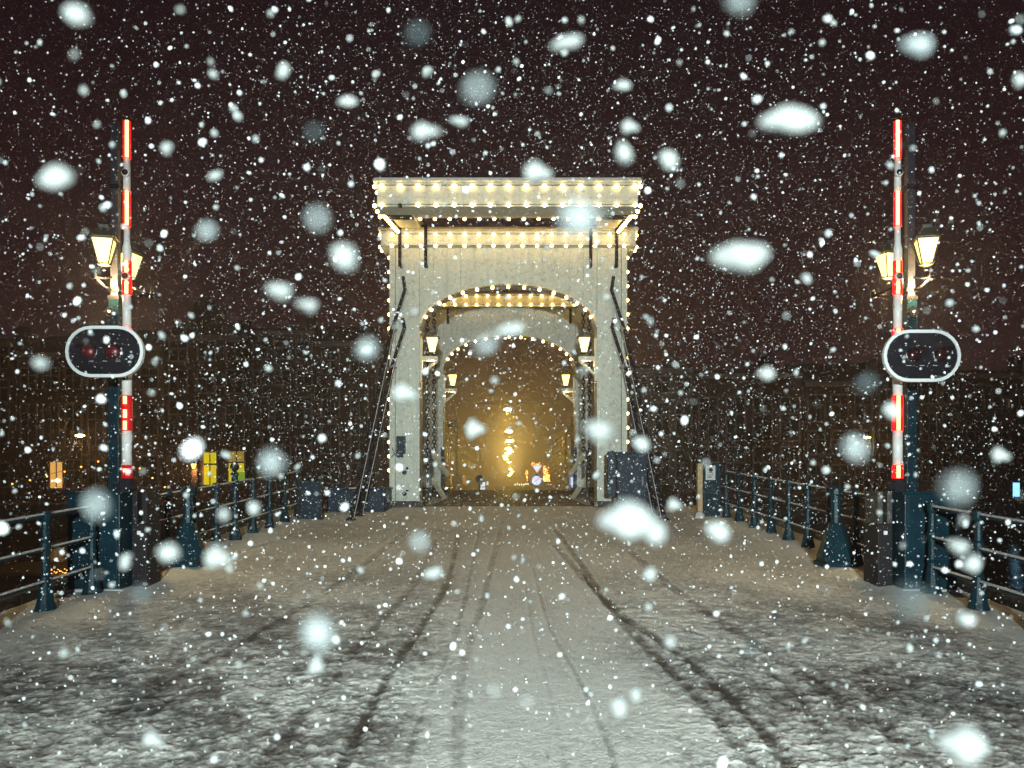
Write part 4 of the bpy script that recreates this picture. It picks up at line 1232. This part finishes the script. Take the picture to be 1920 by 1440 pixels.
bare_tree('slender bare sapling behind the right barrier cabinet', 1741, 815, 53, .07, 5)
bare_tree('bare tree before the bell-gabled house, hidden low behind the left railing', 520, 790, 54, .09, 8)

# ------------------------------------------------------------------ falling snow
random.seed(21)
def flake_arrays(kind):
    bm = bmesh.new(); bmesh.ops.create_icosphere(bm, subdivisions=kind, radius=1)
    v = np.array([q.co[:] for q in bm.verts]); f = np.array([[q.index for q in g.verts] for g in bm.faces]); bm.free()
    return v, f
octv = np.array([(1,0,0),(-1,0,0),(0,1,0),(0,-1,0),(0,0,1),(0,0,-1)], float)
octf = np.array([(0,2,4),(2,1,4),(1,3,4),(3,0,4),(2,0,5),(1,2,5),(3,1,5),(0,3,5)])
def scatter(name, centres, radii, v, f, m_, lump=.25, smooth=False):
    n = len(centres); nv = len(v)
    # random rotation and stretch for each flake
    q = rng.normal(size=(n, 4)); q /= np.linalg.norm(q, axis=1)[:, None]
    w, x, y, z = q.T
    Rm = np.stack([1-2*(y*y+z*z), 2*(x*y-z*w), 2*(x*z+y*w), 2*(x*y+z*w), 1-2*(x*x+z*z), 2*(y*z-x*w), 2*(x*z-y*w), 2*(y*z+x*w), 1-2*(x*x+y*y)], -1).reshape(n, 3, 3)
    st = rng.uniform(.55, 1.25, (n, 3))
    pv = v[None]*st[:, None, :]*(1+rng.uniform(-lump, lump, (n, nv, 1)))
    pv = np.einsum('nij,nkj->nki', Rm, pv)*radii[:, None, None]+centres[:, None, :]
    fa = (f[None]+(np.arange(n)*nv)[:, None, None]).reshape(-1, 3).astype(np.int32)
    me = bpy.data.meshes.new(name)
    me.vertices.add(n*nv); me.vertices.foreach_set('co', pv.astype(np.float32).ravel())
    me.loops.add(fa.size); me.loops.foreach_set('vertex_index', fa.ravel())
    me.polygons.add(len(fa)); me.polygons.foreach_set('loop_start', np.arange(0, fa.size, 3, dtype=np.int32))
    me.update(calc_edges=True)
    if smooth: me.polygons.foreach_set('use_smooth', np.ones(len(fa), dtype=bool))
    me.materials.append(m_)
    o = bpy.data.objects.new(name, me); C.objects.link(o)
    return o
def frustum_points(n, y0, y1, margin=1.2):
    out = []
    while sum(len(a) for a in out) < n:
        k = n*3
        y = (rng.uniform(y0**3, y1**3, k))**(1/3)
        x = rng.uniform(-1, 1, k)*(y*.62+margin); zz = rng.uniform(-.34, .60, k)*y+EYE+rng.uniform(-.5, .5, k)*margin
        ok = zz > .059*y+.03
        keep = rng.random(k) < 1.0
        out.append(np.stack([x, y, zz], -1)[ok & keep])
    return np.concatenate(out)[:n]
c = frustum_points(200000, 3.4, 19.0)
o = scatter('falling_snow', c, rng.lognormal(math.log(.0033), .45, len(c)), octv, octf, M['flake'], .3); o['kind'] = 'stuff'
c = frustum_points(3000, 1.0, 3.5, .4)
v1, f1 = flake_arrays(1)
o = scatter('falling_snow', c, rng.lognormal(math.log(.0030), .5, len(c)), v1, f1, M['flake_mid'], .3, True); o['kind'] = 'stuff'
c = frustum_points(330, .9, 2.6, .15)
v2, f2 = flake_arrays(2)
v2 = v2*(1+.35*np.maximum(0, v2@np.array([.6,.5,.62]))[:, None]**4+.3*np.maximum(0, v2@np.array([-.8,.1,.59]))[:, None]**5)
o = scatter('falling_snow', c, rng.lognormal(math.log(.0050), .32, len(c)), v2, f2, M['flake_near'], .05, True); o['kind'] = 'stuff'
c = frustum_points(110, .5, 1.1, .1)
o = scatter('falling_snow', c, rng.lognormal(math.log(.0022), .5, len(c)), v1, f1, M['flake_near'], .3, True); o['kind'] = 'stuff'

def lumpy(seed, sub=3):
    r = random.Random(seed)
    bm = bmesh.new(); bmesh.ops.create_icosphere(bm, subdivisions=sub, radius=1)
    dirs = [Vector((r.gauss(0,1), r.gauss(0,1), r.gauss(0,1))).normalized() for _ in range(9)]
    am = [r.uniform(-.30, .75) for _ in dirs]
    for v in bm.verts:
        d = v.co.normalized(); s = 1.0
        for q, a in zip(dirs, am): s += a*max(0, d.dot(q))**7
        v.co = d*s*.88
    me = bpy.data.meshes.new('snowflake'); bm.to_mesh(me); bm.free()
    me.polygons.foreach_set('use_smooth', [True]*len(me.polygons))
    return me
shapes = {}
for mk in ('flake', 'flake_near', 'flake_grey', 'flake_dim'):
    shapes[mk] = []
    for k in range(5):
        me = lumpy(k+3); me.materials.append(M[mk]); shapes[mk].append(me)
# (px, py, width, height, distance, tilt, material, label)
flakes = [
 (140, 25, 58, 38, .50, 5, 'flake', 'large white oval snowflake nearest the top left corner'),
 (110, 332, 72, 50, .50, 8, 'flake', 'largest white snowflake left of the left barrier, beside its topmost bands'),
 (1490, 224, 118, 56, .50, 8, 'flake', 'very large bright oval snowflake left of the top of the right barrier'),
 (1392, 482, 96, 70, .50, 25, 'flake', 'very large slanting snowflake between the right portal edge and the right barrier'),
 (1185, 972, 112, 72, .46, 12, 'flake', 'biggest lumpy snowflake, before the foot of the navy control cabinet'),
 (1222, 992, 60, 44, .50, 12, 'flake', 'white snowflake fused to the lower right of the biggest one'),
 (1815, 1393, 98, 68, .50, 20, 'flake', 'very large snowflake at the bottom right corner over the slush'),
 (1120, 808, 62, 48, .50, 20, 'flake', 'large snowflake before the inner edge of the right front leg'),
 (643, 477, 60, 46, .50, 20, 'flake', 'large snowflake left of the front portal beam'),
 (522, 545, 58, 34, .55, 12, 'flake', 'oval snowflake left of its smaller twin, halfway between left barrier and portal'),
 (574, 573, 50, 27, .60, 5, 'flake', 'smaller oval snowflake right of its twin, halfway between left barrier and portal'),
 (1343, 993, 56, 36, .60, 12, 'flake', 'snowflake over the road just below the notice cabinet'),
 (793, 246, 48, 28, .60, 0, 'flake', 'snowflake above the left end of the counterweight box'),
 (1003, 322, 48, 36, .58, 10, 'flake', 'snowflake touching the top of the counterweight box near its middle'),
 (1065, 80, 56, 28, .58, 4, 'flake', 'long white snowflake near the top edge, right of centre'),
 (1720, 85, 66, 38, .42, 0, 'flake_grey', 'soft greyish snowflake near the top right corner'),
 (320, 1035, 46, 34, .55, 25, 'flake', 'snowflake beside the left cone-footed post, on its left'),
 (405, 1043, 46, 38, .55, 10, 'flake', 'snowflake beside the left cone-footed post, on its right'),
 (1252, 297, 44, 36, .70, 20, 'flake', 'lumpy snowflake right of the counterweight box, above it'),
 (1158, 1322, 40, 36, .75, 10, 'flake', 'lumpy snowflake low over the road, right of centre'),
 (1190, 1300, 26, 26, .80, 10, 'flake', 'small snowflake touching the upper right of the lumpy one low over the road'),
 (887, 803, 34, 32, .80, 0, 'flake', 'white snowflake before the lit street, left of the hanging lamps'),
 (533, 132, 26, 34, .80, 0, 'flake', 'upright snowflake high between the left barrier and the counterweight box'),
 (655, 190, 40, 22, .80, 10, 'flake', 'flat snowflake above and left of the counterweight box'),
 (860, 227, 42, 18, .80, 8, 'flake', 'thin oval snowflake right above the counterweight box, below the big pale disc'),
 (1170, 160, 34, 20, .80, 10, 'flake', 'small snowflake above the right end of the counterweight box'),
 (755, 735, 42, 30, .68, 12, 'flake', 'snowflake on the left front leg, above its junction box'),
 (958, 618, 52, 26, .60, 4, 'flake', 'snowflake before the boards of the rear portal, above its arch'),
 (1797, 1025, 46, 30, .60, 20, 'flake', 'snowflake before the near right railing, left of its last post'),
 (1825, 1055, 36, 34, .65, 10, 'flake', 'snowflake just below another before the near right railing'),
 (285, 1385, 38, 24, .75, 20, 'flake', 'snowflake over the slush at the bottom left'),
 (812, 1075, 34, 26, .80, 10, 'flake', 'snowflake over the road left of centre, halfway down'),
 (1178, 237, 30, 24, .80, 10, 'flake', 'snowflake between the counterweight box and the very large oval one'),
 (1668, 768, 36, 32, .80, 0, 'flake', 'snowflake touching the left side of the right boom under the signal'),
 (1872, 852, 32, 24, .80, 10, 'flake', 'snowflake at the right edge above the blue-white sign'),
 (592, 1246, 26, 34, .80, 20, 'flake', 'upright snowflake below the pale disc on the left slush'),
 (1910, 150, 26, 26, .80, 0, 'flake', 'round snowflake cut by the right edge near the top'),
 (1220, 1075, 28, 26, .80, 0, 'flake', 'round snowflake over the road under the biggest lumpy one'),
 (1200, 830, 38, 26, .75, 10, 'flake', 'snowflake before the top of the navy control cabinet'),
 (312, 278, 24, 28, .85, 20, 'flake', 'snowflake right of the left barrier, level with its top band'),
 (403, 330, 26, 20, .85, 10, 'flake', 'small snowflake farther right of the left barrier, below its top band'),
 (1440, 700, 34, 26, .75, 20, 'flake', 'snowflake left of the right oval signal over the dark houses'),
 (690, 655, 34, 26, .75, 10, 'flake', 'snowflake before the left stays, beside the round pale disc'),
 (235, 1050, 24, 30, .80, 20, 'flake', 'white snowflake before the left teal cabinet'),
 (475, 950, 28, 22, .80, 30, 'flake', 'snowflake before the far left railing'),
 (1262, 945, 24, 20, .85, 10, 'flake', 'small snowflake beside the foot of the right stays'),
 (898, 165, 26, 24, .168, 0, 'flake_grey', 'round pale out-of-focus disc of snow high above the counterweight box'),
 (593, 408, 22, 20, .20, 0, 'flake_grey', 'pale blurred disc left of the counterweight box'),
 (1082, 408, 42, 38, .165, 0, 'flake_grey', 'large pale blurred disc over the gap between counterweight box and beam'),
 (593, 1182, 40, 36, .20, 0, 'flake_grey', 'pale blurred disc over the slush left of centre'),
 (178, 944, 26, 24, .19, 0, 'flake_grey', 'blue-grey blurred disc at the top left of the left teal cabinet'),
 (1795, 915, 34, 34, .165, 0, 'flake_grey', 'large blue-grey blurred disc above the near right railing'),
 (1705, 1125, 30, 28, .15, 0, 'flake_dim', 'faint wide blurred disc at the foot of the right teal cabinet'),
 (508, 866, 22, 22, .22, 0, 'flake_grey', 'blurred disc above the far left railing, right of the yellow windows'),
 (1385, 2, 30, 24, .19, 0, 'flake_grey', 'greenish blurred disc cut by the top edge, right of centre'),
 (785, 62, 20, 20, .21, 0, 'flake_dim', 'faint blurred disc near the top edge left of centre'),
 (587, 248, 16, 16, .25, 0, 'flake_dim', 'faint small blurred disc between the left barrier and the counterweight box'),
 (690, 652, 22, 20, .24, 0, 'flake_grey', 'blurred grey disc behind the snowflake by the left stays'),
 (1600, 838, 28, 24, .22, 0, 'flake_grey', 'blurred blue disc beside the right quay lamp'),
 (360, 843, 20, 18, .28, 0, 'flake', 'bright blurred disc above the orange porch lantern'),
 (785, 1013, 18, 16, .25, 0, 'flake_grey', 'blurred disc on the road before the left front leg'),
 (1408, 1217, 16, 16, .25, 0, 'flake_dim', 'faint greenish blurred disc over the right slush'),
 (390, 432, 22, 16, .26, 0, 'flake_grey', 'soft blurred disc right of the left barrier, level with its lanterns'),
 (912, 646, 22, 18, .24, 0, 'flake_grey', 'blurred disc under the rear arch, left of its crown'),
 (1625, 718, 20, 16, .24, 0, 'flake_dim', 'dim blurred disc left of the right oval signal'),
 (267, 1112, 18, 18, .26, 0, 'flake_dim', 'dim blurred disc on the snow beside the left cabinet foot'),
]
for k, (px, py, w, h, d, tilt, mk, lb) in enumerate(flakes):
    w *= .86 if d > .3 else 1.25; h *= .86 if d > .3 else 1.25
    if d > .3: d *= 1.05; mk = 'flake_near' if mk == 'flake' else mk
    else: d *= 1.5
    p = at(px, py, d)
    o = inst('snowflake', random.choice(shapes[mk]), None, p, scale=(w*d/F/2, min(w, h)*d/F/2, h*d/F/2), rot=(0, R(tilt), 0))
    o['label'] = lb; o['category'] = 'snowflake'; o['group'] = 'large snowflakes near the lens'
for sname in shapes.values():
    pass

# ------------------------------------------------------------------ haze of fine snow in the air
hz = MB().box(-75, 75, -10, 350, -2.7, 22).obj('haze', None, kind='stuff')
hm = bpy.data.materials.new('haze'); hm.use_nodes = True
nt = hm.node_tree; nt.nodes.clear()
pv = nt.nodes.new('ShaderNodeVolumePrincipled')
pv.inputs['Color'].default_value = (.94, .84, .88, 1)
pv.inputs['Density'].default_value = .0032
pv.inputs['Anisotropy'].default_value = .74
out = nt.nodes.new('ShaderNodeOutputMaterial')
nt.links.new(pv.outputs[0], out.inputs['Volume'])
hz.data.materials.append(hm)
